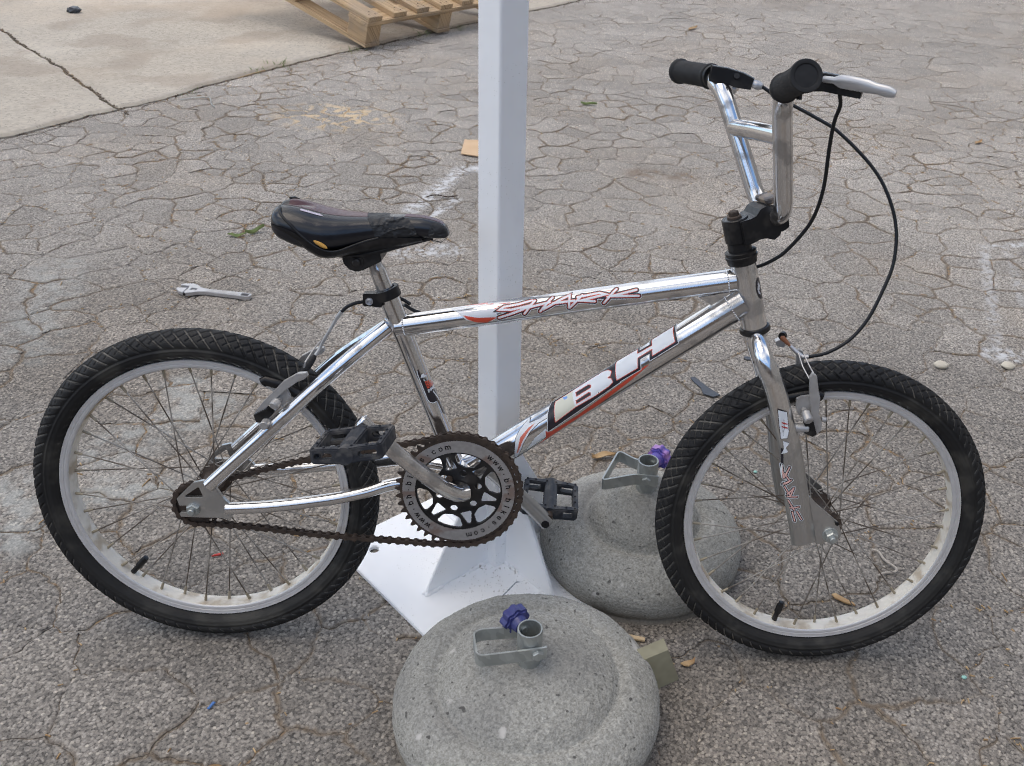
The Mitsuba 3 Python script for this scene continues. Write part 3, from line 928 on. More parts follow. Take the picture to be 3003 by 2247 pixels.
wput('pin', cyl((0.034, -0.0275, 0.005), (0.034, -0.0235, 0.005), 0.0035, 12), 'm_black')
wput('panel', prism(sg.box(0.084, -0.0052, 0.168, 0.0052).buffer(0.001), 0.0105), 'm_alloy_old', smooth=20)

# ------------------------------------------------------------------ cardboard, wood block
cb = thing('cardboard_piece', 'small tan corrugated cardboard piece on the asphalt beside the white post', 'cardboard')
poly = sg.Polygon([(-0.553, 3.480), (-0.566, 3.640), (-0.36, 3.665), (-0.35, 3.43)]).buffer(0.012).buffer(-0.006)
lay = [prism(poly, 0.0007), prism(poly.buffer(-0.0015), 0.0028), prism(poly, 0.0007)]
for m, z in zip(lay, (0.0062, 0.0066, 0.0092)):
    m.apply_translation([0, 0, z])
put(cb + '__liner', lay[2], 'm_card', smooth=20)
put(cb + '__liner', lay[0], 'm_card', smooth=20)
put(cb + '__corrugated_core', lay[1], 'm_card', smooth=20)
wb = thing('wood_block', 'olive painted wooden block lying against the nearest parasol stand', 'wood block')
a, b = np.array([0.137, 1.114]), np.array([0.155, 1.045])
d = (b - a) / np.linalg.norm(b - a)
b0, wv, tv = np.array([0.1600, 1.0770, 0.0015]), np.array([-0.0230, -0.0010, 0.0620]), np.array([-0.0065, 0.0175, 0.004])
lv = np.array([-0.84, -0.54, 0.0]) * 0.066
c8 = np.array([b0 + i * lv + j * wv + k * tv for i in (0, 1) for j in (0, 1) for k in (0, 1)])
ctr = c8.mean(0)
q = []
for p in c8:
    for e in (lv, wv, tv):
        s = np.sign((ctr - p) @ e)
        q.append(p + s * e / np.linalg.norm(e) * 0.0013)
put(wb + '__block', trimesh.convex.convex_hull(np.array(q)), 'm_olive', smooth=False)

# ------------------------------------------------------------------ the bicycle
bike = thing('bicycle', "child's chrome bicycle with black tyres leaning by the white post, black taped saddle", 'bicycle')
FR = bike + '__frame'


# ---- wheels (own space: axle along y, camera side -y)
def wheel(key, M, seed, valve_deg, rear):
    def wput(name, m, bsdf, smooth=30, **kw):
        m = m.copy()
        m.apply_transform(M)
        return bput(key + '__' + name, m, bsdf, smooth, **kw)
    # tyre with a cut tread
    NU, NV = 1500, 104
    th = np.arange(NU) / NU * 2 * PI
    ph = np.linspace(-2.62, 2.62, NV)
    TH, PH = np.meshgrid(th, ph, indexing='ij')
    s, w = TH * 0.252, PH * 0.0245
    aw = np.abs(w)
    tw = 1.0 / (1 + np.exp(-(0.0330 - aw) / 0.0005))               # tread reaches round the shoulder
    pitch = 2 * PI * 0.252 / 88
    def groove(u, half):
        d = np.abs((u / pitch + 0.5) % 1.0 - 0.5) * pitch
        return np.clip(1 - (d - half * 0.5) / half, 0, 1)
    bend = aw * 0.62 + 6.0 * aw * aw
    ga = groove(s + bend, 0.0017) * (aw > 0.0012)
    gb = groove(s - 1.25 * aw + pitch * 0.2, 0.0014) * (aw < 0.0245) * (aw > 0.001) * 0.95
    gc = np.clip(1 - np.abs(aw - 0.0118 - 0.0012 * np.sin(TH * 44)) / 0.0007, 0, 1) * 0.0
    g = np.maximum(np.maximum(ga, gb), gc) * tw
    rib = np.exp(-((aw - 0.0395) / 0.0007) ** 2) * 0.0013 - np.exp(-((aw - 0.0355) / 0.0010) ** 2) * 0.0012 + np.exp(-((aw - 0.0500) / 0.0006) ** 2) * 0.0008
    lump = (meshkit.fbm(np.stack([TH * 14, PH * 3, np.full_like(TH, seed * 1.0)], -1), 3, seed) - 0.5) * 0.0009
    sq = 0.0245 + 0.0012 * np.exp(-((aw - 0.026) / 0.006) ** 2)
    hgt = sq - 0.0027 * g + rib + lump - 0.0010 * (1 - tw)
    R = 0.2273 + hgt * np.cos(PH)
    Y = 0.97 * hgt * np.sin(PH) * (1 - 0.27 * np.clip((aw - 0.046) / 0.011, 0, 1))
    V = np.stack([R * np.cos(TH), Y, R * np.sin(TH)], -1).reshape(-1, 3)
    i, j = np.meshgrid(np.arange(NU), np.arange(NV - 1), indexing='ij')
    a, b = i * NV + j, ((i + 1) % NU) * NV + j
    F = np.vstack([np.stack([a, b, b + 1], -1).reshape(-1, 3), np.stack([a, b + 1, a + 1], -1).reshape(-1, 3)])
    uv = np.stack([np.clip(g, 0, 1), aw / 0.0642], -1).reshape(-1, 2)
    m = TM(V, F)
    wput('tyre', m, 'm_rubber', smooth=True, uv=uv)
    # rim: two grooved side walls, and the dusty bed that the spokes enter
    wall = [(0.2098, 0.0098), (0.2106, 0.0136), (0.2100, 0.0152), (0.2085, 0.0150), (0.2075, 0.0144), (0.2048, 0.0144), (0.2042, 0.0135), (0.2032, 0.0135), (0.2026, 0.0144), (0.2000, 0.0142), (0.1986, 0.0136), (0.1976, 0.0122)]
    m = cat([lathe(wall, 240, 'y'), lathe([(r, -h) for r, h in wall[::-1]], 240, 'y')])
    wput('rim', m, 'm_rim', smooth=35)
    wput('rim_bed', lathe([(0.1979, -0.0124), (0.1964, -0.0085), (0.1955, 0.0), (0.1964, 0.0085), (0.1979, 0.0124)], 240, 'y'), 'm_cream', smooth=True)
    # hub, axle, nuts
    fl = 0.0305
    wput('hub', lathe([(0.0, -0.046), (0.011, -0.046), (0.012, -0.036), (0.024, -fl - 0.0015), (0.0245, -fl + 0.0012), (0.0165, -fl + 0.006), (0.0150, -0.015), (0.0150, 0.015), (0.0165, fl - 0.006), (0.0245, fl - 0.0012), (0.024, fl + 0.0015), (0.012, 0.036), (0.011, 0.046), (0, 0.046)], 48, 'y'), 'm_rust', smooth=40)
    L = 0.072
    wput('axle', cyl((0, -L, 0), (0, L, 0), 0.0048, 18, 0.001), 'm_zinc')
    for sy in (-1, 1):
        wput('axle_nut', cat([hexbolt((0, sy * (L - 0.0155), 0), (0, sy, 0), 0.0098, 0.010), align(lathe([(0, 0), (0.0118, 0), (0.0125, 0.0008), (0.0118, 0.0022), (0, 0.0022)], 28), (0, sy * (L - 0.0175), 0), (0, sy, 0))]), 'm_zinc', smooth=20)
    # 36 spokes laced across three
    g_ = np.random.default_rng(seed)
    for k in range(36):
        a = math.radians(10 * k + 5)
        sy = 1 if k % 2 else -1
        cross = 1 if (k // 2) % 2 else -1
        ha = a + cross * math.radians(61)
        rimp = np.array([0.1958 * math.cos(a), sy * 0.003, 0.1958 * math.sin(a)])
        hub_ = np.array([0.0215 * math.cos(ha), sy * (fl + (0.002 if cross > 0 else -0.002)), 0.0215 * math.sin(ha)])
        d = (hub_ - rimp) / np.linalg.norm(hub_ - rimp)
        sp = cat([tube([rimp + d * 0.004, rimp * 0.5 + hub_ * 0.5 + g_.normal(0, 0.0003, 3), hub_], 0.00098, 8), cyl(hub_ - [0, 0.001, 0], hub_ + [0, 0.001, 0], 0.0021, 8)])
        wput('spoke', sp, 'm_spoke', smooth=60)
        wput('nipple', tube([rimp - d * 0.001, rimp + d * 0.003, rimp + d * 0.011, rimp + d * 0.0125], [0.0024, 0.0021, 0.0019, 0.0012], 8), 'm_nipple', smooth=60)
    a = math.radians(valve_deg)
    d = -np.array([math.cos(a), 0, math.sin(a)])
    p = -d * 0.196
    wput('valve', tube([p, p + d * 0.014, p + d * 0.0145, p + d * 0.029, p + d * 0.030, p + d * 0.034, p + d * 0.0345], [0.0042, 0.0038, 0.0052, 0.0052, 0.0046, 0.0043, 0.001], 16), 'm_black', smooth=35)


W_R, W_F = np.eye(4), np.eye(4)
sa = math.asin(0.0325)
W_F[:3, :3] = trimesh.transformations.rotation_matrix(sa, [0, 0, 1])[:3, :3]
W_F[:3, 3] = [0.917, 0, -0.0004]
rw, fw = holder(bike, 'wheel'), holder(bike, 'wheel')
wheel(rw, W_R, 3, -129.4, True)
wheel(fw, W_F, 5, -104.5, False)


# ---- frame tubes
def ftube(name, pts, r, mt='m_chrome', n=32, ry=None, path=True, **kw):
    P = BP(pts)
    bput(FR + '__' + name, tube(P, r, n, ry, **kw), mt, smooth=40)


ftube('top_tube', [(279, 0, 270.5), (515, 0, 318.5), (749, 0, 365.5)], 0.0160)
ftube('down_tube', [(378, 0, 44), (571, 0, 190), (764, 0, 336)], 0.0212)
ftube('seat_tube', [(266.0, 0, 320), (271, 0, 306.5), (321, 0, 174), (370, 0, 43)], [0.0142, 0.0142, 0.0130, 0.0130])
ftube('head_tube', [(782.8, 0, 299), (756.4, 0, 391)], 0.0183)
bput(FR + '__bottom_bracket', cyl(B(376, 34, 42), B(376, -34, 42), 0.0255, 40, 0.001), 'm_chrome')
gus = prism(sg.Polygon([(0.700, 0.338), (0.728, 0.345), (0.752, 0.350), (0.756, 0.330), (0.735, 0.318)]), 0.010)
gus.vertices = np.stack([gus.vertices[:, 0], gus.vertices[:, 2] - 0.005, gus.vertices[:, 1]], 1)
gus.fix_normals()
bput(FR + '__head_gusset', gus, 'm_chrome', smooth=20)
for s in (1, -1):
    pts = smooth_path([(46, s * 57, 1.5), (110, s * 56, 8), (190, s * 53, 21), (240, s * 46, 31), (285, s * 36, 42), (350, s * 24, 42)], 8)
    ftube('chain_stay', pts, 0.0088, 'm_chrome')
    pts = fillet([(24, s * 57, 38), (126, s * 54, 141), (190, s * 40, 206), (268, s * 4, 272)], 40, 8)
    ftube('seat_stay', pts, 0.0102, 'm_chrome')
    dp = sg.Polygon([(-23, 15), (-20, 4), (-6, 5), (0, 6), (6, 0), (0, -6), (-18, -6), (-21, -9), (-19, -14), (52, -13), (56, 4), (42, 20), (34, 34), (16, 46), (2, 42)]).buffer(-1.2).buffer(2.4).buffer(-1.2)
    dp = dp.difference(sg.Polygon([(-12, 19), (9, 35), (14, 20)]).buffer(-1).buffer(1.5))
    m = prism(dp, 6.0, 0.6)
    m.vertices = np.stack([m.vertices[:, 0], -(m.vertices[:, 2] + s * 57 - 3), m.vertices[:, 1]], 1) / 1000.0
    m.fix_normals()
    bput(FR + '__dropout', m, 'm_chrome_dull', smooth=20)
for s in (1, -1):   # brake bosses on the stays
    bput(FR + '__brake_boss', cyl(B(108, s * 50, 140), B(108, s * 68, 140), 0.0062, 16, 0.001), 'm_alloy_old')
# weld rings at the tube joints
wl = []
for (c, ax, r) in (((291, 0, 273), (236, 0, 47.5), 0.0163), ((738, 0, 363.2), (236, 0, 47.5), 0.0163), ((748, 0, 324), (193, 0, 146), 0.0214)):
    a = np.array([ax[0], 0, ax[2]], float)
    a /= np.linalg.norm(a)
    t = np.linspace(0, 2 * PI, 40, endpoint=False)
    u, w = np.array([0, 1.0, 0]), np.array([-a[2], 0, a[0]])
    for q in t:
        b = trimesh.creation.icosphere(subdivisions=1, radius=0.0013)
        b.vertices += B(*c) + r * (math.cos(q) * u + math.sin(q) * w) + a * 0.0007 * math.sin(q * 20)
        wl.append(b)
bput(FR + '__weld', cat(wl), 'm_chrome_dull', smooth=60, kind='stuff')

# ---- seat post, clamp, saddle
ST0, ST1 = np.array([271, 0, 306.5]), np.array([247, 0, 370.0])
bput(bike + '__seat_post', tube(BP([(271, 0, 306), (253.5, 0, 352), (252.3, 0, 355.5), (248, 0, 366), (243, 0, 380)]), [0.0116, 0.0116, 0.0098, 0.0096, 0.0096], 32), 'm_chrome', smooth=25)
sc = holder(bike, 'seat_clamp')
aT = np.array([-0.355, 0, 0.935])
cm = lathe([(0.0135, -0.0072), (0.0182, -0.0072), (0.0186, -0.0066), (0.0186, 0.0066), (0.0182, 0.0072), (0.0135, 0.0072)], 48)
bput(sc + '__collar', align(cm, B(266, 0, 319.5), aT), 'm_black', smooth=35)
lug = prism(sg.Polygon([(-12, -7), (10, -8), (10, 8), (-12, 6.5)]).buffer(2), 15.0, 0.8)
lug.vertices = np.stack([lug.vertices[:, 0] + 250, -(lug.vertices[:, 2] + 2), lug.vertices[:, 1] + 313.5], 1) / 1000.0
lug.fix_normals()
bput(sc + '__lug', lug, 'm_black', smooth=20)
bput(sc + '__bolt', cat([align(lathe([(0.0026, 0.004), (0.0027, 0.0005), (0.0036, 0.0), (0.0048, 0.0004), (0.0052, 0.0016), (0.0052, -0.004)], 24), B(245, 17.5, 312), (0, -1, 0)), cyl(B(245, 16, 312), B(245, 18.0, 312), 0.0030, 6)]), 'm_alloy')

SX = np.array([118, 119.5, 122, 126, 132, 140, 150, 165, 184, 205, 228, 250, 272, 294, 314, 330, 341, 348, 351.5])
STOP = np.array([426, 433, 437.5, 440.5, 442, 442.5, 441.5, 438.5, 434, 431, 430, 430.3, 431.5, 432.5, 432, 429, 425, 419, 411])
SW = np.array([12, 28, 36, 41, 45, 48, 50, 51, 50, 45, 37, 30, 25.5, 23, 21.5, 19.5, 17, 12, 4])
SBOT = np.array([419, 412, 407, 402, 397, 394, 390, 386, 383, 386, 391, 396, 400, 402.5, 404, 405, 405.5, 406, 408])
NS = 60


def saddle_section(i, grow=0.0, t0=0.0, t1=2 * PI, n=NS):
    """Closed section: a crowned top with a shallow centre dip, sides that roll under."""
    t = np.linspace(t0, t1, n)
    c, s = np.cos(t), np.sin(t)
    w, zt, zb = SI[1][i] + grow, SI[0][i] + grow, SI[2][i] - grow * 0.6
    mid, up_, dn = zb + 0.40 * (zt - zb), (zt - zb) * 0.60, (zt - zb) * 0.40
    y = w * np.sign(c) * np.abs(c) ** 0.72
    zz = np.where(s >= 0, mid + up_ * np.abs(s) ** 0.75, mid - dn * np.abs(s) ** 0.6)
    back = max(0.0, 1 - abs(SI[3][i] - 138) / 34.0)
    zz = zz - np.where(s > 0, 6.5 * back * np.exp(-(y / 9.0) ** 2), 0)
    return y, zz


from scipy.interpolate import PchipInterpolator
S_TOP, S_W, S_BOT = (PchipInterpolator(SX, q) for q in (STOP, SW, SBOT))


def saddle_section(x, grow, t):
    """Section of the saddle at x: a crowned top with a shallow dip at the back, sides that roll under."""
    c, s = np.cos(t), np.sin(t)
    w, zt, zb = S_W(x) + grow, S_TOP(x) + grow, S_BOT(x) - grow * 0.6
    mid, up_, dn = zb + 0.40 * (zt - zb), (zt - zb) * 0.60, (zt - zb) * 0.40
    y = w * np.sign(c) * np.abs(c) ** 0.72
    zz = np.where(s >= 0, mid + up_ * np.abs(s) ** 0.75, mid - dn * np.abs(s) ** 0.6)
    back = max(0.0, 1 - max(0.0, x - 132) / 40.0)
    return y, zz - np.where(s > 0, 9.0 * back * np.exp(-(y / 9.0) ** 2), 0)


def saddle_mesh(lo, hi, t0, t1, grow, closed=False, crumple=0.0, seed=0, sl0=0.0, sl1=0.0, nx=48, nt=60):
    """A strip of the saddle's skin; sl0 and sl1 slant its two ends (mm of x per radian)."""
    n = nt
    V = []
    t = np.linspace(t0, t1, n)
    for u in np.linspace(0, 1, nx):
        row = []
        for tt in t:
            x = np.clip(lo + (hi - lo) * u + (tt - (t0 + t1) / 2) * (sl0 * (1 - u) + sl1 * u), 118, 351.4)
            y, zz = saddle_section(x, grow, np.array([tt]))
            row.append((x, -y[0], zz[0]))
        V.append(row)
    V = np.array(V).reshape(-1, 3)
    k, j = np.meshgrid(np.arange(nx - 1), np.arange(n - 1), indexing='ij')
    a = (k * n + j).ravel()
    b = a + n
    F = np.vstack([np.stack([a, b, b + 1], 1), np.stack([a, b + 1, a + 1], 1)])
    if closed:
        e = len(V)
        V = np.vstack([V, V[:n].mean(0), V[-n:].mean(0)])
        q = np.arange(n - 1)
        o = (nx - 1) * n
        F = np.vstack([F, np.stack([np.full(n - 1, e), q, q + 1], 1), np.stack([np.full(n - 1, e + 1), o + q + 1, o + q], 1)])
    m = TM(V / 1000.0, F)
    if m.vertex_normals[: n // 2 + 1, 2].mean() < -2:
        m.invert()
    m.fix_normals() if closed else None
    if crumple:
        q = m.vertices * 1000
        nrm = m.vertices - np.array([0, 0, 0.405])
        nrm[:, 0] = 0
        nrm /= np.maximum(np.linalg.norm(nrm, axis=1, keepdims=True), 1e-9)
        cr = np.abs(meshkit.fbm(np.stack([q[:, 0] * 0.05 + q[:, 2] * 0.035, q[:, 2] * 0.07 - q[:, 0] * 0.02, q[:, 1] * 0.03], -1) + seed, 3, seed) - 0.5) * 2
        ridge = np.clip(1 - cr / 0.14, 0, 1) * crumple
        m.vertices += nrm * (ridge[:, None] / 1000.0)
    return m


sd = holder(bike, 'saddle')
bput(sd + '__cover', saddle_mesh(118, 351.4, 0, 2 * PI, 0.0, True, nx=120), 'm_vinyl', smooth=True)
# the hard base wraps up round the back, with a raised lip
lip = []
for s in (1, -1):
    L = [(131, 24, 441.5), (134, 37, 439), (140, 45, 433), (151, 50, 424), (160, 51, 414.5), (175, 51, 401.5), (187, 50, 393.5), (199, 47, 389), (211, 43, 389.5), (226, 38, 395), (244, 32, 401.5), (261, 28, 406)]
    lip.append(tube(BP(smooth_path([(x, s * (v + 0.3), z) for x, v, z in L], 6)), 0.0019, 8))
bput(sd + '__piping', cat(lip), 'm_black', smooth=60)
shell_x = [122, 126, 134, 146, 158, 170, 182, 194, 206, 224, 246, 264, 282, 302, 318]
sh = []
lowz = {122: (421, 416), 126: (421, 414), 134: (420, 410), 146: (418, 402), 158: (413, 393.5), 170: (404, 384.5), 182: (396, 378), 194: (390, 375.5), 206: (388, 377), 224: (394, 380), 246: (401, 383), 264: (406, 386), 282: (407, 390), 302: (407, 396), 318: (407, 401)}
for s in (1, -1):
    V = []
    for x in shell_x:
        wv_ = np.interp(x, SX, SW) + (1.8 if x < 250 else 1.2)
        zt, zb = lowz[x]
        for q in np.linspace(0, 1, 9):
            V.append((x, s * (wv_ * (1 - 0.32 * q ** 3)), zt + (zb - zt) * q))
    V = BP(V)
    k, j = np.meshgrid(np.arange(len(shell_x) - 1), np.arange(8), indexing='ij')
    a = (k * 9 + j).ravel()
    b = a + 9
    sh.append(TM(V, np.vstack([np.stack([a, b, b + 1], 1), np.stack([a, b + 1, a + 1], 1)])))
# the belly of the base between both sides, and its back
V, nb = [], 13
for x in shell_x:
    wv_ = (np.interp(x, SX, SW) + 3.0) * 0.68
    for q in np.linspace(-1, 1, nb):
        V.append((x, wv_ * q, lowz[x][1] + 5 * (1 - q * q) * (x > 150)))
k, j = np.meshgrid(np.arange(len(shell_x) - 1), np.arange(nb - 1), indexing='ij')
a = (k * nb + j).ravel()
b = a + nb
sh.append(TM(BP(V), np.vstack([np.stack([a, b, b + 1], 1), np.stack([a, b + 1, a + 1], 1)])))
bput(sd + '__base_shell', cat(sh), 'm_black', smooth=50)
bput(sd + '__top_print', saddle_mesh(134, 246, PI * 0.425, PI * 0.60, 0.35), 'm_plum', smooth=True, label='plum red printed stripe along the saddle top')
bput(sd + '__nose_print', saddle_mesh(292, 344, PI * 0.42, PI * 0.58, 0.35), 'm_plum', smooth=True)
bput(sd + '__print_flash', saddle_mesh(158, 186, PI * 0.36, PI * 0.395, 0.6, sl0=0, sl1=-60, nx=24, nt=12), mat('m_print_pale', P_((0.42, 0.38, 0.45), 0.35)), smooth=True)
bput(sd + '__tape', saddle_mesh(254, 284, -PI * 0.45, PI * 0.56, 0.9, crumple=0.7, seed=2, sl0=-9, sl1=-9, nx=40, nt=110), 'm_tape', smooth=50)
bput(sd + '__tape', saddle_mesh(270, 312, -PI * 0.42, PI * 0.34, 1.4, crumple=2.2, seed=5, sl0=-6, sl1=-12, nx=60, nt=110), 'm_tape', smooth=50)
bput(sd + '__tape', saddle_mesh(326, 350, -PI * 0.40, PI * 0.36, 1.0, crumple=0.9, seed=9, sl0=5, nx=40, nt=90), 'm_tape', smooth=50)
flap = TM(BP([(318, 16, 405), (344, 12, 401), (340, 4, 397), (322, 2, 402), (349, 10, 405), (346, 2, 402)]), [(0, 1, 2), (0, 2, 3), (1, 4, 5), (1, 5, 2)])
bput(sd + '__loose_tape', flap, 'm_tape', smooth=False)
tear = sg.Point(0, 0).buffer(1, 24)
tm = trimesh.creation.icosphere(subdivisions=3, radius=1.0)
tm.vertices *= [0.0115, 0.003, 0.0030]
tm.apply_transform(trimesh.transformations.rotation_matrix(math.radians(31), [0, 1, 0]))
tm.vertices += B(188, 48.3, 399.5)
bput(sd + '__foam_tear', tm, 'm_foam', smooth=60, label='torn slot showing yellow foam')
for s in (1, -1):
    bput(sd + '__rail', tube(BP(smooth_path([(180, s * 20, 384), (198, s * 22, 378), (240, s * 22, 380), (300, s * 14, 397), (330, s * 8, 405)], 6)), 0.0035, 10), 'm_black')
cl = holder(bike, 'saddle_clamp')
prof = sg.Polygon([(210, 380), (213, 366), (220, 358.5), (229, 356), (238, 358.5), (246, 363), (262, 372), (260, 388), (240, 384)]).buffer(-1).buffer(2)
m = prism(prof, 44.0, 1.0)
m.vertices = np.stack([m.vertices[:, 0], -(m.vertices[:, 2] - 22), m.vertices[:, 1]], 1) / 1000.0
m.fix_normals()
bput(cl + '__body', m, 'm_black', smooth=25)
bput(cl + '__bolt', cat([align(lathe([(0, 0.0055), (0.0035, 0.0055), (0.0055, 0.004), (0.0058, 0), (0.0095, 0), (0.0095, -0.001), (0, -0.001)], 24), B(230, 23, 369), (0, -1, 0))]), 'm_black', smooth=30)

# ---- headset, stem, handlebar
aH = np.array([-0.2760, 0, 0.9612])   # the steering axis


def on_axis(h):
    return B(756.4, 0, 391) + aH * h / 1000.0


hd = holder(bike, 'headset')
bput(hd + '__upper_cup', align(lathe([(0.0186, 0), (0.0205, 0.001), (0.0212, 0.0085), (0.0224, 0.0092), (0.0228, 0.0125), (0.0212, 0.0135), (0.0216, 0.0150), (0.0220, 0.0182), (0.0200, 0.0196), (0.0165, 0.0200), (0.0163, 0.0330)], 48), on_axis(-1), aH), 'm_black', smooth=30)
bput(hd + '__lock_ring', align(lathe([(0.0150, 0), (0.0212, 0), (0.0216, 0.0012), (0.0206, 0.0022), (0.0150, 0.0024)], 48), on_axis(14.5), aH), 'm_rust', smooth=30)
bput(hd + '__lower_cup', align(lathe([(0.0186, 0.0), (0.0212, -0.001), (0.0222, -0.004), (0.0219, -0.0075), (0.0195, -0.0095), (0.0165, -0.0098)], 48), B(782.8, 0, 299), aH), 'm_black', smooth=30)
stm = holder(bike, 'stem')
q0, q1 = on_axis(30), on_axis(62)
body = cyl(on_axis(31), on_axis(65), 0.0183, 40, 0.0012)
# the forward body: a profile turned with the bar, cut round the clamped tube
sd_ = 0.25
F_ = np.array([math.cos(sd_), math.sin(sd_), 0.0])     # the stem's forward direction (turned away from the camera)
ax_f = F_ - aH * (F_ @ aH)
ax_f /= np.linalg.norm(ax_f)
ax_l = np.cross(aH, ax_f)                                # to the far side
prof = sg.Polygon([(0, 6), (10, 2), (26, 2), (34, -1), (46, -6), (60, 2), (72, 14), (66, 34), (48, 44), (33, 42), (24, 34), (14, 31), (0, 31)]).buffer(-1.5).buffer(3)
prof = sg.Polygon([(0, -1), (12, -1), (24, 1.5), (33, 0), (43, -5), (52, -1), (54, 4), (57, 3), (66, 6), (68, 20), (63, 31), (50, 40), (40, 42), (31, 40), (24, 33), (15, 31), (0, 31)]).buffer(-1.0).buffer(2.0)
m = prism(prof, 46.0, 1.2)
loc = m.vertices.copy() / 1000.0
w = 0.0 + loc[:, 2] - 0.023
m.vertices = on_axis(31) + loc[:, :1] * ax_f + loc[:, 1:2] * aH + w[:, None] * ax_l
m.fix_normals()
m2 = body
bput(stm + '__body', cat([m, m2]), 'm_black', smooth=25)
cap_c = on_axis(31) + ax_f * 0.052 + aH * 0.047
capm = bevel_box(0.020, 0.040, 0.008, 0.002)
Rm = np.eye(4)
Rm[:3, 0], Rm[:3, 1], Rm[:3, 2], Rm[:3, 3] = ax_f, ax_l, aH, cap_c
capm.apply_transform(Rm)
bput(stm + '__worn_top', capm, mat('m_worn', P_(proc(lambda p, n, uv: mix((0.05, 0.045, 0.045), (0.22, 0.17, 0.13), smoothstep(0.4, 0.6, fbm(p.x * 60, p.y * 60, p.z * 60)))), 0.45, metal=0.4)), smooth=25)
bput(stm + '__bolt', cat([align(lathe([(0, 0), (0.0100, 0), (0.0100, 0.0022), (0.0088, 0.003), (0.0072, 0.0034), (0, 0.0034)], 28), on_axis(65), aH), hexbolt(on_axis(68), aH, 0.0072, 0.0065)]), 'm_rust', smooth=25)

HB = holder(bike, 'handlebar')
NB, NT, NG = (801, 24, 459), (765, 86, 637), (768, 195, 665)
FB_, FT, FG = (784, -50, 452), (715, -113, 628), (668, -214, 625)
FX = (776, -56, 472)
nb_ = np.array
dirn = (np.array(NG) - np.array(NT)) / np.linalg.norm(np.array(NG) - np.array(NT))
dirf = (np.array(FG) - np.array(FT)) / np.linalg.norm(np.array(FG) - np.array(FT))
NGE, FGE = np.array(NG, float) - dirn * 8, np.array(FG, float) - dirf * 8
bar = fillet([BP([FGE])[0], BP([FT])[0], BP([FB_])[0], BP([NB])[0], BP([NT])[0], BP([NGE])[0]], 0.040, 14)
bput(HB + '__bar', tube(bar, 0.0128, 32), 'm_chrome', smooth=50)
cN, cF = np.array(NB) * 0.36 + np.array(NT) * 0.64, np.array(FB_) * 0.36 + np.array(FT) * 0.64
cN, cF = np.array((776, 62, 577.0)), np.array((740, -90, 563.0))
bput(HB + '__cross_bar', tube(BP([cN, (cN + cF) / 2 + [0, 0, 1], cF]), 0.0124, 28), 'm_chrome', smooth=50)


def grip(end, start, key):
    a, b = BP([start])[0], BP([end])[0]
    d = (b - a) / np.linalg.norm(b - a)
    L = np.linalg.norm(b - a)
    prof = [(0.0115, L * 0.0), (0.0172, 0.0), (0.0185, 0.0015), (0.0185, 0.004), (0.0168, 0.0055)]
    n = int((L - 0.016) / 0.0022)
    for i in range(n):
        z = 0.006 + i * 0.0022
        prof += [(0.01645, z), (0.01665, z + 0.0006), (0.01665, z + 0.0016), (0.01645, z + 0.0019)]
    prof += [(0.0166, L - 0.0095), (0.0178, L - 0.008), (0.0188, L - 0.006), (0.0190, L - 0.002), (0.0182, L - 0.0002), (0.0160, L), (0.0138, L - 0.0006), (0.0130, L - 0.0020), (0.0, L - 0.0016)]
    bput(bike + '__' + key, align(lathe(prof, 48), a, d), 'm_black_soft', smooth=30)


gs_n = np.array(NG) - dirn * 100
gs_f = np.array(FG) - dirf * 92
grip(NG, gs_n, 'grip')
grip(FG, gs_f, 'grip')


# ---- brake levers
def lever(base, dirv, fwd, tilt_mm, blade, key):
    k = holder(bike, key)
    b = BP([base])[0]
    d = BP([dirv])[0]
    d /= np.linalg.norm(d)
    cm = lathe([(0.0112, -0.0075), (0.0162, -0.0075), (0.0168, -0.006), (0.0168, 0.006), (0.0162, 0.0075), (0.0112, 0.0075)], 36)
    bput(k + '__clamp', align(cm, b, d), 'm_black', smooth=35)
    P = BP(fwd)
    bput(k + '__body', sweep(P, np.array(sg.box(-0.0095, -0.008, 0.0095, 0.008).buffer(0.0015).exterior.coords)[:-1], scale=[(1, 1)] * (len(P) - 1) + [(0.75, 0.8)]), 'm_black', smooth=25)
    Bl = smooth_path(BP(blade), 6)
    n = len(Bl)
    u = np.linspace(0, 1, n)
    wd = np.interp(u, [0, 0.10, 0.26, 0.32, 0.45, 0.68, 0.76, 0.93, 1], [0.0040, 0.0042, 0.0042, 0.0078, 0.0082, 0.0078, 0.0062, 0.0066, 0.0040])
    tk = np.interp(u, [0, 0.3, 0.8, 1], [0.0030, 0.0042, 0.0040, 0.0025])
    bput(k + '__blade', sweep(Bl, ring(20, 1), scale=np.stack([wd, tk], 1), up=[0, 0, 1]), 'm_alloy', smooth=60)
    return k


kn = lever(gs_n - dirn * 2, dirn, [(786, 96, 649), (812, 102, 651), (836, 108, 648), (856, 116, 643)], 0, [(802, 98, 654), (818, 124, 655), (836, 144, 654.5), (856, 160, 652.5), (877, 174, 648.5)], 'brake_lever')
bput(kn + '__pivot_screw', cyl(B(784, 101, 634), B(784, 101, 628), 0.0035, 10), 'm_black')
kf = lever(gs_f + dirf * 2, dirf, [(702, -112, 634), (724, -112, 632), (746, -108, 627), (762, -104, 623)], 0, [(738, -112, 617), (742, -135, 612), (732, -165, 609), (716, -195, 606)], 'brake_lever')
bput(kf + '__barrel_adjuster', tube(BP([(760, -104, 624), (766, -103, 622.5), (768, -103, 622), (774, -102, 620.5), (776, -101, 620)]), [0.0052, 0.0062, 0.0066, 0.0052, 0.0035], 16), 'm_alloy', smooth=30)
bput(kf + '__pivot_screw', cyl(B(737, -98, 632), B(737, -94, 634), 0.0042, 12), 'm_black')

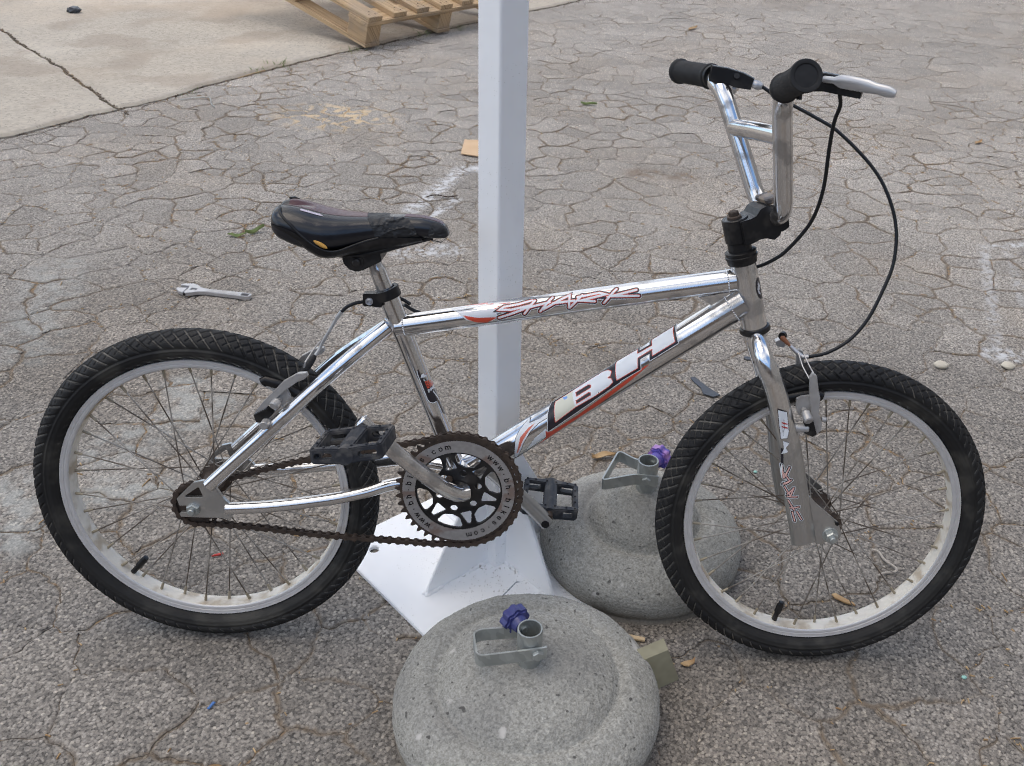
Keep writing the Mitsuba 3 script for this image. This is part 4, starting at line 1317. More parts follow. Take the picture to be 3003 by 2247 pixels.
# ---- cables
fc = [(776, -101, 620), (800, -98, 607), (852, -88, 584), (888, -80, 565), (937, -66, 522), (962, -52, 484), (976, -40, 441), (976, -28, 394), (963, -18, 353), (946, -10, 314), (923, -4, 284), (893, 0, 264), (866, 2, 256.5)]
rc = [(833, 100, 637), (838, 90, 622), (836, 80, 600), (838, 66, 564), (842, 48, 508), (836, 30, 460), (813, 12, 415), (794, 0, 394), (776, -14, 380), (740, -24, 362), (640, -26, 338), (480, -25, 306), (340, -24, 280), (305, -20, 287), (288, -10, 300)]
bput(bike + '__brake_cable', tube(smooth_path(BP(fc), 10), 0.0025, 14), 'm_cable', smooth=60)
bput(bike + '__brake_cable', tube(smooth_path(BP(rc), 10), 0.0025, 14), 'm_cable', smooth=60)
bput(bike + '__brake_cable', tube(smooth_path(BP([(296, -14, 300), (282, -18, 306), (262, -20, 310), (246, -14, 309), (237, -4, 305), (223, 0, 302.5), (211, 0, 296.5), (201, 0, 287)]), 8), 0.0025, 14), 'm_cable', smooth=60)

# ---- brakes
rb = holder(bike, 'brake')
bput(rb + '__noodle', tube(smooth_path(BP([(203, 0, 289), (196, 0, 279), (186, 0, 261), (175, 1, 241), (171, 3, 232), (166, 8, 224)]), 8), [0.0031] * 9 + [0.0024] * 32, 12), 'm_alloy_old', smooth=50)
bput(rb + '__boot', tube(BP([(167, 6, 226), (164, 10, 221), (160, 16, 215), (156, 22, 210), (153, 26, 206), (151, 28, 204)]), [0.0016, 0.0040, 0.0052, 0.0056, 0.0042, 0.0014], 16), 'm_black_soft', smooth=60)


def plate_part(poly, v0, v1, bev=0.6):
    m = prism(sg.Polygon(poly).buffer(-0.8).buffer(1.6).buffer(-0.8), abs(v1 - v0), bev)
    m.vertices = np.stack([m.vertices[:, 0], -(m.vertices[:, 2] + min(v0, v1)), m.vertices[:, 1]], 1) / 1000.0
    m.fix_normals()
    return m


RA = [(90, 150), (93, 144), (108, 160), (133, 186), (152, 201), (161, 205), (166, 210), (164, 215), (152, 213), (146, 209), (132, 200), (118, 184), (103, 168)]
for s in (1, -1):
    v0, v1 = (43, 51) if s > 0 else (-51, -43)
    bput(rb + '__arm', plate_part(RA, v0, v1), 'm_alloy_old', smooth=25)
    bput(rb + '__arm_plate', plate_part([(127, 188), (134, 190), (140, 176), (128, 159), (118, 163), (118, 172)], v0 - 3 * s, v0 + 2 * s), 'm_alloy_old', smooth=25)
    bput(rb + '__brake_pad', tube(BP([(96, s * 24, 186), (100, s * 24, 189), (122, s * 25, 184), (146, s * 25, 170), (158, s * 24, 158)]), 0.0075, 14, 0.0062), 'm_black', smooth=40)
    bput(rb + '__pad_bolt', cat([cyl(B(126, s * 28, 173), B(124, s * 52, 171), 0.0042, 14), cyl(B(124, s * 52, 171), B(120.5, s * 62, 167.5), 0.0068, 18, 0.0015)]), 'm_alloy_old', smooth=30)
    bput(rb + '__spring_box', plate_part([(91, 150), (94, 139), (104, 138), (118, 153), (109, 160)], s * 44, s * 56), 'm_black', smooth=25)
bput(rb + '__link_wire', tube(BP([(156, 30, 214), (159, 34, 224), (166, 20, 236), (174, 6, 246)]), 0.0011, 8), 'm_alloy_old')

fb = holder(bike, 'brake')
for s in (1, -1):
    v0, v1 = (42, 50) if s > 0 else (-50, -42)
    bput(fb + '__arm', plate_part([(872, 160), (880, 158), (885, 166), (884, 178), (878, 190), (877, 214), (873, 226), (868, 247), (862, 250), (859, 244), (861, 224), (864, 205), (868, 186)], v0, v1), 'm_alloy_old', smooth=25)
    bput(fb + '__arm_plate', plate_part([(845, 209), (852, 213), (863, 215), (868, 206), (868, 182), (858, 180), (850, 186), (846, 196)], v0 - 2 * s, v0 + 2 * s), 'm_alloy_old', smooth=25)
    bput(fb + '__brake_pad', tube(BP([(832, s * 24, 198), (838, s * 24, 200), (862, s * 25, 207), (880, s * 25, 208), (886, s * 24, 206)]), 0.0078, 14, 0.0062), 'm_black', smooth=40)
    bput(fb + '__pad_bolt', cat([cyl(B(857, s * 28, 195), B(858, s * 50, 192), 0.0042, 14), cyl(B(858, s * 50, 192), B(862, s * 64, 184), 0.0068, 18, 0.0015)]), 'm_alloy_old', smooth=30)
    bput(fb + '__spring_box', plate_part([(858, 184), (870, 182), (878, 160), (872, 156), (860, 161)], s * 43, s * 55), 'm_black', smooth=25)
    bput(fb + '__boss', cyl(B(842, s * 49, 166), B(866, s * 50, 168), 0.0068, 16, 0.001), 'm_alloy_old')
    bput(fb + '__arm_screw', cyl(B(884, s * 46, 180), B(890, s * 46, 180), 0.0042, 14), 'm_alloy_old')
bput(fb + '__noodle', tube(BP([(866, 2, 256.5), (858, -2, 254.5), (852, -5, 258), (840, -10, 267)]), [0.0030, 0.0034, 0.0034, 0.0028], 12), 'm_alloy', smooth=50)
bput(fb + '__noodle_boot', tube(BP([(840, -10, 267), (836, -13, 270.5), (829, -18, 276), (827, -19, 277.5)]), [0.0014, 0.0030, 0.0042, 0.0012], 12), mat('m_rust_red', P_((0.22, 0.085, 0.04), 0.7)), smooth=60)
bput(fb + '__cable_anchor', cyl(B(830, -24, 276), B(833, -30, 276), 0.0058, 14), 'm_black')
bput(fb + '__link_wire', tube(BP([(849, 6, 263), (853, 24, 250), (860, 41, 239)]), 0.0010, 8), 'm_alloy')
bput(fb + '__link_wire', tube(BP([(857, 8, 262), (862, 24, 252), (868, 41, 243)]), 0.0010, 8), 'm_alloy')
bput(fb + '__far_head', plate_part([(824, 263), (827, 256), (838, 255), (839, 260), (832, 268)], -46, -34), 'm_alloy', smooth=25)

# ---- fork
FK = bike + '__fork'
bput(FK + '__steerer_crown', tube(BP([(787.5, 0, 284), (785.5, 0, 290), (783.5, 0, 296)]), [0.0172, 0.0168, 0.0165], 36), 'm_chrome_dull', smooth=40)
for s in (1, -1):
    pts = smooth_path([(785, s * 10, 286), (787, s * 28, 281), (791, s * 43, 269), (800, s * 50, 250), (814, s * 51.5, 218), (829, s * 52, 175), (844, s * 53, 133), (860, s * 54, 66), (873, s * 55, 18), (881, s * 55.5, -13)], 8)
    u = np.linspace(0, 1, len(pts))
    a = np.interp(u, [0, 0.11, 0.22, 0.33, 0.44, 0.66, 0.8, 1], [0.010, 0.0125, 0.0140, 0.0150, 0.0155, 0.0160, 0.0185, 0.0185])
    bb = np.interp(u, [0, 0.11, 0.22, 0.33, 0.44, 0.66, 1], [0.012, 0.0135, 0.0135, 0.0130, 0.0120, 0.0110, 0.0100])
    m = sweep(BP(pts), ring(36, 1), scale=np.stack([a, bb], 1), up=[1, 0, 0.3])
    bput(FK + '__leg', m, 'm_chrome_dull', smooth=50)
    bput(FK + '__dropout', plate_part([(880, 62), (892, 49), (928, 20), (935, 4), (934, -5), (926, -11), (916, -11), (908, -16), (880, -12), (868, 20)], s * 53 - 3, s * 53 + 3), 'm_chrome_dull', smooth=25)
bput(FK + '__crown', tube(smooth_path(BP([(791, -42, 264), (788, -26, 277), (787, 0, 280), (788, 26, 277), (791, 42, 264)]), 8), 0.0135, 24), 'm_chrome_dull', smooth=50)
bput(FK + '__peg_tab', cyl(B(925, 58, 21), B(925, 60, 21), 0.003, 10), 'm_black')

# ---- crank, chainring, pedals, chain
CR = holder(bike, 'crank')
near_arm = smooth_path([(386, 52, 42), (376, 60, 44), (362, 68, 54), (346, 76, 69), (318, 86, 97), (284, 95, 132), (262, 99, 156), (252, 100, 167), (246, 100, 173)], 8)
u = np.linspace(0, 1, len(near_arm))
bput(CR + '__arm', tube(BP(near_arm), np.interp(u, [0, 0.1, 0.3, 0.8, 0.95, 1], [0.0125, 0.0122, 0.0115, 0.0105, 0.0115, 0.0070]), 32), 'm_chrome', smooth=50)
far_arm = smooth_path([(376, -40, 42), (388, -62, 30), (410, -80, 6), (440, -88, -26), (475, -92, -62), (500, -92, -88), (505, -92, -93)], 8)
bput(CR + '__arm', tube(BP(far_arm), np.interp(np.linspace(0, 1, len(far_arm)), [0, 0.3, 0.9, 1], [0.012, 0.0115, 0.0125, 0.0090]), 28), 'm_chrome_dull', smooth=50)
bput(CR + '__axle_eye', cyl(B(500, -80.5, -87), B(500, -79.2, -87), 0.0066, 20), 'm_black')
bput(CR + '__spindle', cyl(B(376, -44, 42), B(376, 54, 42), 0.0095, 24), 'm_chrome_dull')

RC = np.array([375.0, 40.5])
RVN = 46.0
CH = holder(bike, 'chainring')
n = 44
t = []
for i in range(n):
    a = 2 * PI * i / n
    for da, r in ((-0.50, 84.2), (-0.30, 84.6), (-0.14, 89.6), (0.0, 91.6), (0.14, 89.6), (0.30, 84.6)):
        q = a + da * 2 * PI / n
        t.append((r * math.cos(q), r * math.sin(q)))
disc = sg.Polygon(t)


def sector(r0, r1, a0, a1, n=14):
    aa = np.radians(np.linspace(a0, a1, n))
    return sg.Polygon([(r1 * math.cos(q), r1 * math.sin(q)) for q in aa] + [(r0 * math.cos(q), r0 * math.sin(q)) for q in aa[::-1]])


cut = []
for i in range(6):
    a = 17 + 60 * i
    cut.append(sg.Polygon([(60 * math.cos(math.radians(a + q)), 60 * math.sin(math.radians(a + q))) for q in np.linspace(-20, 20, 16)] +
                          [(44 * math.cos(math.radians(a + 16)), 44 * math.sin(math.radians(a + 16))), (39 * math.cos(math.radians(a)), 39 * math.sin(math.radians(a))), (44 * math.cos(math.radians(a - 16)), 44 * math.sin(math.radians(a - 16)))]).buffer(-4).buffer(4.0))
    cut.append(sg.Point(29 * math.cos(math.radians(a)), 29 * math.sin(math.radians(a))).buffer(5.2, 20))
    b = a + 30
    cut.append(sg.Polygon([(55 * math.cos(math.radians(b + q)), 55 * math.sin(math.radians(b + q))) for q in np.linspace(-2, 2, 3)] + [(36.5 * math.cos(math.radians(b + 13)), 36.5 * math.sin(math.radians(b + 13))), (36.5 * math.cos(math.radians(b - 13)), 36.5 * math.sin(math.radians(b - 13)))]).buffer(-1.5).buffer(2.2))
cuts = so.unary_union(cut)


def ringput(name, poly, v0, v1, mt, **kw):
    m = prism(poly, abs(v1 - v0), 0.3)
    m.vertices = np.stack([m.vertices[:, 0] + RC[0], -(m.vertices[:, 2] + min(v0, v1)), m.vertices[:, 1] + RC[1]], 1) / 1000.0
    m.fix_normals()
    bput(CH + '__' + name, m, mt, smooth=20, **kw)


ringput('toothed_ring', disc.difference(sg.Point(0, 0).buffer(62, 64)), RVN - 1.8, RVN + 1.8, 'm_rust')
ringput('spider', sg.Point(0, 0).buffer(63.5, 96).difference(cuts), RVN - 2.2, RVN + 1.9, 'm_black')
ringput('guard_ring', sg.Point(0, 0).buffer(80.5, 128).difference(sg.Point(0, 0).buffer(62.5, 96)), RVN + 1.9, RVN + 3.4, 'm_ring')
ringput('centre_cap', sg.Point(0, 0).buffer(17, 48), RVN + 1.9, RVN + 4.2, 'm_black')
ringput('drive_pin', sg.Point(24 * math.cos(math.radians(125)), 24 * math.sin(math.radians(125))).buffer(5, 20), RVN + 1.9, RVN + 7, 'm_rust')
# the web address printed twice round the ring
glyph = {}
let = []
txt = 'www.bh-bikes.com'
for start in (52.0, 52.0 - 180.0):
    for i, ch in enumerate(txt):
        a = start - i * 8.6
        h = 0.0062
        if ch not in glyph:
            if ch in '.-':
                glyph[ch] = trimesh.creation.box((0.0016, 0.0016, 0.0004))
                glyph[ch].apply_translation([0, 0, 0.0002])
            else:
                glyph[ch] = meshkit.text_mesh(ch, h * 1.25, 0.0004, bold=True)
                b = glyph[ch].bounds
                glyph[ch].apply_translation([-(b[0][0] + b[1][0]) / 2, -0.0030, 0])
        g = glyph[ch].copy()
        ang = math.radians(a - 90)
        c, s = math.cos(ang), math.sin(ang)
        x, y, zz = g.vertices.T
        px, py = 0.0715 * math.cos(math.radians(a)), 0.0715 * math.sin(math.radians(a))
        X, Z_ = px + c * x - s * y, py + s * x + c * y
        g.vertices = np.stack([RC[0] / 1000 + X, -(RVN + 3.42) / 1000 - zz, RC[1] / 1000 + Z_], 1)
        g.fix_normals()
        let.append(g)
bput(CH + '__lettering', cat(let), 'm_black', smooth=False, kind='stuff', label='black web address lettering round the ring')

# rear cog
t = []
for i in range(16):
    a = 2 * PI * i / 16
    for da, r in ((-0.5, 29.3), (-0.28, 29.8), (-0.08, 35.5), (0.08, 35.5), (0.28, 29.8)):
        t.append((r * math.cos(a + da * 2 * PI / 16), r * math.sin(a + da * 2 * PI / 16)))
m = prism(sg.Polygon(t), 3.0, 0.3)
m.vertices = np.stack([m.vertices[:, 0], -(m.vertices[:, 2] + 43.0), m.vertices[:, 1]], 1) / 1000.0
m.fix_normals()
bput(rw + '__cog', m, 'm_rust', smooth=20)
bput(rw + '__freewheel', lathe([(0.0, 0.031), (0.026, 0.031), (0.0285, 0.033), (0.0285, 0.042), (0.025, 0.048), (0.012, 0.0495), (0, 0.0495)], 40, 'y'), 'm_rust', smooth=30)

# chain
pr = 12.7 / 2 / math.sin(PI / 44)
pc = 12.7 / 2 / math.sin(PI / 16)
path = []
for a in np.radians(np.linspace(262, 98, 16)):
    path.append((pc * math.cos(a), pc * math.sin(a)))
path += [(56, 46.5), (103, 62.5), (151, 77), (220, 93), (292, 109.5), (326, 118)]
for a in np.radians(np.linspace(114, -98, 60)):
    path.append((RC[0] + pr * math.cos(a), RC[1] + pr * math.sin(a)))
path += [(342, -49.5), (298, -47.5), (200, -43.5), (158, -41), (92, -35), (25, -31.5)]
path = np.array(path + [path[0]])
ln = np.concatenate([[0], np.cumsum(np.linalg.norm(np.diff(path, axis=0), axis=1))])
N = int(round(ln[-1] / 12.7 / 2)) * 2
ss = np.linspace(0, ln[-1], N + 1)[:-1]
pins = np.stack([np.interp(ss, ln, path[:, 0]), np.interp(ss, ln, path[:, 1])], 1)
ms = []
lk = {}
for i in range(N):
    a, b = pins[i], pins[(i + 1) % N]
    d = (b - a) / np.linalg.norm(b - a)
    L = np.linalg.norm(b - a)
    hw = 4.3
    key = round(L, 1)
    if key not in lk:
        cap1 = sg.Point(0, 0).buffer(hw, 8)
        cap2 = sg.Point(L, 0).buffer(hw, 8)
        waist = sg.Polygon([(0, 2.6), (L, 2.6), (L, -2.6), (0, -2.6)])
        lk[key] = prism(so.unary_union([cap1, cap2, waist]), 1.1)
    for off in ((2.0, -3.1) if i % 2 else (3.3, -4.4)):
        m = lk[key].copy()
        x, y, zz = m.vertices.T
        m.vertices = np.stack([a[0] + d[0] * x - d[1] * y, -(RVN + off + zz), a[1] + d[1] * x + d[0] * y], 1) / 1000.0
        m.fix_normals()
        ms.append(m)
    ms.append(cyl(B(a[0], RVN - 4.9, a[1]), B(a[0], RVN + 5.1, a[1]), 0.0021, 8))
    ms.append(cyl(B(a[0], RVN - 2.2, a[1]), B(a[0], RVN + 2.2, a[1]), 0.0038, 10))
bput(bike + '__chain', cat(ms), 'm_rust', smooth=25)


# pedals
def pedal(key, ctr, ex, ev, ez, flip=1):
    """ctr in bike mm; ex along the bike, ev out along the axle, ez the pedal's up (metre vectors in bike space)."""
    k = holder(bike, key)
    out = sg.Polygon([(-43, -44), (-16, -46), (-11, -48), (11, -48), (16, -46), (43, -44), (47, -38), (46, 36), (41, 42), (16, 45), (10, 48), (-10, 48), (-16, 45), (-41, 42), (-46, 36), (-47, -38)])
    holes_ = [sg.Polygon([(-37, -30), (-13, -33), (-12, 30), (-35, 30)]).buffer(2), sg.Polygon([(37, -30), (13, -33), (12, 30), (35, 30)]).buffer(2)]
    body = prism(out.difference(so.unary_union(holes_)), 20.0, 1.6)
    body.vertices[:, 2] -= 10
    mb = m3.Manifold(m3.Mesh(np.asarray(body.vertices, np.float32), np.asarray(body.faces, np.uint32)))
    barrel = m3.Manifold.cylinder(97, 11.6, 11.6, 24).translate([0, 0, -48.5]).rotate([90, 0, 0])
    mb = mb + barrel
    for sx in (-1, 1):       # windows through the two end walls
        for sy in (-1, 1):
            win = m3.Manifold.hull(m3.Manifold.batch_boolean([m3.Manifold.cylinder(16, 4.6, 4.6, 14).translate([q, 0, -8]) for q in (-7.5, 7.5)], m3.OpType.Add)).rotate([90, 0, 0]).translate([sx * 28, sy * 37.5, 0])
            mb = mb - win
    mb = mb - m3.Manifold.cylinder(120, 5.0, 5.0, 16).translate([0, 0, -60]).rotate([90, 0, 0]).translate([0, -60, 0])
    m = man(mb)
    M = np.stack([ex, ev, ez], 1)
    m.vertices = BP([ctr])[0] + (m.vertices / 1000.0) @ M.T
    m.fix_normals()
    bput(k + '__body', m, 'm_pedal', smooth=25)
    st = []
    for x in (-41, -27, -8, 8, 27, 41):
        for y in (-38, 38):
            st.append(((x, y)))
    for y in (-18, 0, 18):
        st += [(-41, y), (41, y)]
    sm = cat([cyl((x / 1000, y / 1000, 0.009), (x / 1000, y / 1000, 0.0122), 0.0016, 8, 0.0005) for x, y in st])
    sm.vertices = BP([ctr])[0] + sm.vertices @ M.T
    bput(k + '__pins', sm, 'm_pedal', smooth=30, kind='stuff')
    ax = cyl((0, -0.062, 0), (0, -0.046, 0), 0.0065, 16)
    ax.vertices = BP([ctr])[0] + ax.vertices @ M.T
    bput(k + '__axle', ax, 'm_rust')


def unit(v):
    v = np.asarray(v, float)
    return v / np.linalg.norm(v)


ex = unit(B(85, 0, 12))
ev = unit(np.array([0.02, -1.0, 0.155]) - ex * (np.array([0.02, -1.0, 0.155]) @ ex))
pedal('pedal', (250, 150, 162), ex, ev, np.cross(ex, ev) * (-1 if np.cross(ex, ev)[2] < 0 else 1))
ex2 = unit(B(78, 0, -8) + np.array([0, 0, 0]))
ev2 = unit(np.array([0.0, 1.0, 0.02]) - ex2 * (np.array([0.0, 1.0, 0.02]) @ ex2))
pedal('pedal', (505, -150, -80), ex2, ev2, np.cross(ex2, ev2) * (-1 if np.cross(ex2, ev2)[2] < 0 else 1))


# ---- decals: cut films laid on the tubes; (s along the tube in mm, angle round it in degrees, 0 = towards the camera side)
def banded(poly, step_xy):
    """Triangles of a flat polygon cut into narrow bands, so that it can be bent."""
    x0, y0, x1, y1 = poly.bounds
    ax_, st_ = step_xy
    lo, hi = (y0, y1) if ax_ else (x0, x1)
    ms = []
    for q in np.arange(lo, hi, st_):
        bx = sg.box(x0 - 1, q, x1 + 1, q + st_) if ax_ else sg.box(q, y0 - 1, q + st_, y1 + 1)
        h = poly.intersection(bx)
        for p in getattr(h, 'geoms', [h]):
            if p.geom_type == 'Polygon' and p.area > 1e-4:
                v, f = trimesh.creation.triangulate_polygon(p, engine='earcut')
                ms.append(TM(np.column_stack([v, np.zeros(len(v))]), f))
    return cat(ms)


BAND = (1, 1.6)


def film(p0, p1, r, layers, key, label=None):
    p0, p1 = np.array(p0, float), np.array(p1, float)
    a = unit([p1[0] - p0[0], 0, p1[1] - p0[1]])
    bvec = np.array([-a[2], 0, a[0]])
    ms, col = [], []
    for poly, c, off in layers:
        for g in getattr(poly, 'geoms', [poly]):
            if g.area < 0.3 or g.geom_type != 'Polygon':
                continue
            m = banded(g, BAND)
            s, t = m.vertices[:, 0], m.vertices[:, 1] / r
            R_ = (r + off) / 1000.0
            P = np.array([p0[0], 0, p0[1]]) / 1000.0 + a * (s / 1000.0)[:, None] + R_ * (np.cos(t)[:, None] * np.array([0, -1.0, 0]) + np.sin(t)[:, None] * bvec)
            m.vertices = P
            ms.append(m)
            col.append(np.tile(np.array(c, float), (len(m.vertices), 1)))
    m = cat(ms)
    bput(key, m, 'm_decal', smooth=True, color=np.vstack(col), label=label)


def PG(pts, r):
    return sg.Polygon([(s, math.radians(t) * r) for s, t in pts]).buffer(0)


BLK, WHT, RED, CRM, DRED = (0.018, 0.016, 0.022), (0.70, 0.73, 0.76), (0.58, 0.075, 0.04), (0.62, 0.62, 0.52), (0.42, 0.035, 0.03)
r = 21.4
Bp = PG([(211.4, 79), (238, 81), (262, 81), (271, 72), (275, 57), (270.5, 43), (263.7, 44), (270, 32), (269.5, 18), (261, 12), (237, 9), (203.9, 12)], r).buffer(-1).buffer(2).buffer(-1)
sl1 = PG([(214, 62), (236.7, 62), (239.8, 53), (237.7, 43), (212.6, 43)], r)
sl2 = PG([(209.3, 32), (232.1, 34), (234.5, 27), (232.3, 19), (207.6, 19)], r)
H1 = PG([(287.5, 92), (322.1, 86), (320, 62), (344.6, 59), (347.5, 91), (383, 91), (375, 24), (338, 24), (342.6, 47), (317.7, 47), (310.6, 14), (276, 16)], r)
W1 = PG([(181, 77), (211.4, 79), (204, 12), (167.4, 3)], r)
white = so.unary_union([Bp.difference(so.unary_union([sl1, sl2])), H1, W1])
outer = so.unary_union([Bp, H1, W1, PG([(176.9, 79), (281, 80), (275, 13), (157.2, -4)], r)]).buffer(4.2, join_style=2).simplify(0.3)
wstripe = PG([(130, -10), (160, -2), (170, -8), (255, 2), (300, 9), (330, 6), (300, -14), (238, -35), (190, -43), (140, -50), (104, -45)], r)
rstripe = PG([(147.2, -8), (153.4, -24), (196.7, -24), (253.7, -10), (320, 5), (327, 2), (295, -14), (237.6, -35), (193.7, -42), (149, -52), (120, -62), (140, -40)], r)
flw = PG([(85, -35), (103.6, 28), (116, 52), (136.4, 78), (132.4, 54), (150, 47), (170, 51), (167, 34), (145, 34), (129, 24), (108.5, -3), (85.4, -54)], r)
flr = PG([(91.4, -26), (110.9, 24), (128, 39), (140.7, 41), (125.3, 26), (111.4, 8), (93.6, -26)], r)
w2 = PG([(102.7, -44), (127.6, -9), (149.5, 0), (150, -19), (161, -32), (135, -36)], r)
film((376, 43), (764, 336), r, [(flw.buffer(0.8), BLK, 0.05), (flw, WHT, 0.12), (flr, (0.62, 0.16, 0.11), 0.18), (w2, WHT, 0.05), (rstripe, RED, 0.10),
                                 (outer.buffer(0.9), WHT, 0.16), (outer, BLK, 0.24), (white.buffer(0.9), RED, 0.31), (white, WHT, 0.38), (W1.intersection(white).buffer(-0.3), CRM, 0.44),
                                 (PG([(192.5, 77), (200.2, 69), (199.9, 59), (194.9, 58)], r), (0.18, 0.32, 0.66), 0.5)], FR + '__decal', 'black edged white and red letters BH on the down tube')
r = 16.1


def strokes(lines, w):
    return so.unary_union([sg.LineString([(s, math.radians(t) * r) for s, t in l]).buffer(w, cap_style=1, join_style=2) for l in lines])


SHK = [[(198, 58), (178, 46), (158, 43), (152, 31), (167, 23), (190, 30), (184, 17), (166, 3), (149, -8)],
       [(201.5, 54), (185, -5)], [(188, 22), (222, 34)], [(226.6, 58), (207, -5)],
       [(212, 4), (250.6, 58), (247.3, -5)], [(226, 27), (256, 25)],
       [(268, 47), (248.4, -6)], [(261, 40), (292, 47), (300, 35), (265, 21), (284, 8)],
       [(316, 56), (296, -7)], [(343, 36), (308, 22), (345, 5)]]
sh = strokes(SHK, 1.5)
sk = strokes(SHK, 3.4).buffer(0.4)
film((277, 270), (752, 366), r, [(PG([(84, 76), (98.5, 100), (132, 85), (154, 62), (145, 37), (148, -9), (131, -28), (104, 2)], r), (0.62, 0.64, 0.68), 0.05),
                                 (PG([(99, 96), (132, 100), (167, 96), (235, 82), (300, 66), (333, 55), (300, 50), (235, 62), (180, 57), (147, 36), (143, 38), (154, 59), (126, 81)], r), RED, 0.10),
                                 (PG([(100, 28), (120, 6), (148, -4), (131, -28), (118, -19), (105, 6)], r), RED, 0.10),
                                 (sk.buffer(0.7), WHT, 0.16), (sk, BLK, 0.22), (sh.buffer(0.75), RED, 0.28), (sh, WHT, 0.34)], FR + '__decal', 'jagged white letters SHARK edged black and red on the top tube')
r = 13.3
blk = PG([(100, 100), (100, 24), (103, 14), (108, 9), (148, 8), (154, 13), (157, 30), (158, 60), (179, 66), (183, 80), (184, 100)], r)
bh_ = PG([(110.9, 28), (113.7, 100), (117.5, 84), (115.7, 14)], r)
bm = []
for s0, s1, ch, c, t0, t1 in ((123, 134, 'BMX', RED, 30, 100), (135.6, 140.6, 'power', WHT, 28, 100)):
    tm = meshkit.text_mesh(ch, 1.0, 0.01, bold=True)
    bb = tm.bounds
    pol = so.unary_union([sg.Polygon(tm.vertices[q][:, :2]) for q in tm.faces if abs(np.cross(tm.vertices[q[1]] - tm.vertices[q[0]], tm.vertices[q[2]] - tm.vertices[q[0]])[2]) > 1e-9 and tm.vertices[q][:, 2].max() < 0.005])
    x0, y0, x1, y1 = pol.bounds
    yy0, yy1 = math.radians(t0) * r, math.radians(t1) * r
    wid = (yy1 - yy0) * (1.0 if ch == 'BMX' else 1.05)
    pol = shapely.affinity.affine_transform(pol, [0, -(s1 - s0) / (y1 - y0), wid / (x1 - x0), 0, s1 + (s1 - s0) / (y1 - y0) * y0, yy0 - wid / (x1 - x0) * x0])
    bm.append((pol.buffer(0.15), c, 0.2))
film((271, 306), (370, 42), r, [(blk.buffer(1.0), WHT, 0.05), (blk, BLK, 0.12), (bh_, WHT, 0.2), (PG([(113.2, 55), (114.6, 75), (115.4, 72), (114.0, 53)], r), RED, 0.26), *bm,
                                (PG([(117.9, 30), (122.2, 36), (122.8, 31), (118.6, 26)], r), WHT, 0.2), (PG([(140.5, 60), (160, 92), (161, 84), (142, 56)], r), WHT, 0.2)], FR + '__decal', 'black sticker with red and white lettering on the seat tube')
r = 10.3
film((27, 42), (266, 269), r, [(PG([(79, -58), (88, -42), (112, -38), (118, -62), (103, -75), (85, -75)], r), WHT, 0.08), (PG([(88, -62), (97, -52), (97, -58), (90, -68)], r), DRED, 0.15), (PG([(92, -55), (101, -46), (101, -52), (94, -60)], r), DRED, 0.15), (PG([(106, -62), (112, -50), (114, -56), (109, -66)], r), DRED, 0.15)], FR + '__decal', 'scraped white sticker with red strokes on the seat stay')
r = 18.5
hb = sg.Point(58, math.radians(-60) * r).buffer(1).envelope
bd = shapely.affinity.scale(sg.Point(57, math.radians(-58) * r).buffer(1, 24), 16, 8.5)
bi = PG([(68, -52), (60, -66), (54, -50), (47, -60), (50, -44), (56, -40)], r)
film((782.8, 299), (756.4, 391), r, [(bd, BLK, 0.05), (bi, (0.5, 0.5, 0.52), 0.12)], FR + '__decal', 'worn dark round badge on the head tube')

# fork leg sticker: flat film following the near leg's outer face
BAND2 = (0, 1.5)


def leg_film(layers, key, label):
    ctrl = np.array([(800, 50, 252), (814, 51.5, 218), (829, 52, 175), (844, 53, 133), (860, 54, 66), (873, 55, 18)], float)
    cz = ctrl[::-1, 2]
    cx, cv = PchipInterpolator(cz, ctrl[::-1, 0]), PchipInterpolator(cz, ctrl[::-1, 1])
    ca = lambda z: np.interp(z, [0, 66, 133, 175, 252], [18.5, 18.5, 16.5, 15.8, 14.5])
    cb = lambda z: np.interp(z, [0, 66, 133, 175, 252], [10.0, 10.2, 11.2, 12.0, 13.2])
    ms, col = [], []
    for poly, c, off in layers:
        for g in getattr(poly, 'geoms', [poly]):
            if g.geom_type != 'Polygon' or g.area < 0.3:
                continue
            m = banded(shapely.affinity.rotate(g, 0), BAND2)
            x, z = m.vertices[:, 0], m.vertices[:, 1]
            q = np.clip((x - cx(z)) * 0.968 / (ca(z) + 0.1), -0.98, 0.98)
            vv = cv(z) + (cb(z) + 1.3 + off) * np.sqrt(1 - q * q)
            m.vertices = np.stack([x, -vv, z], 1) / 1000.0
            ms.append(m)
            col.append(np.tile(np.array(c, float), (len(m.vertices), 1)))
    bput(key, cat(ms), 'm_decal', smooth=True, color=np.vstack(col), label=label)


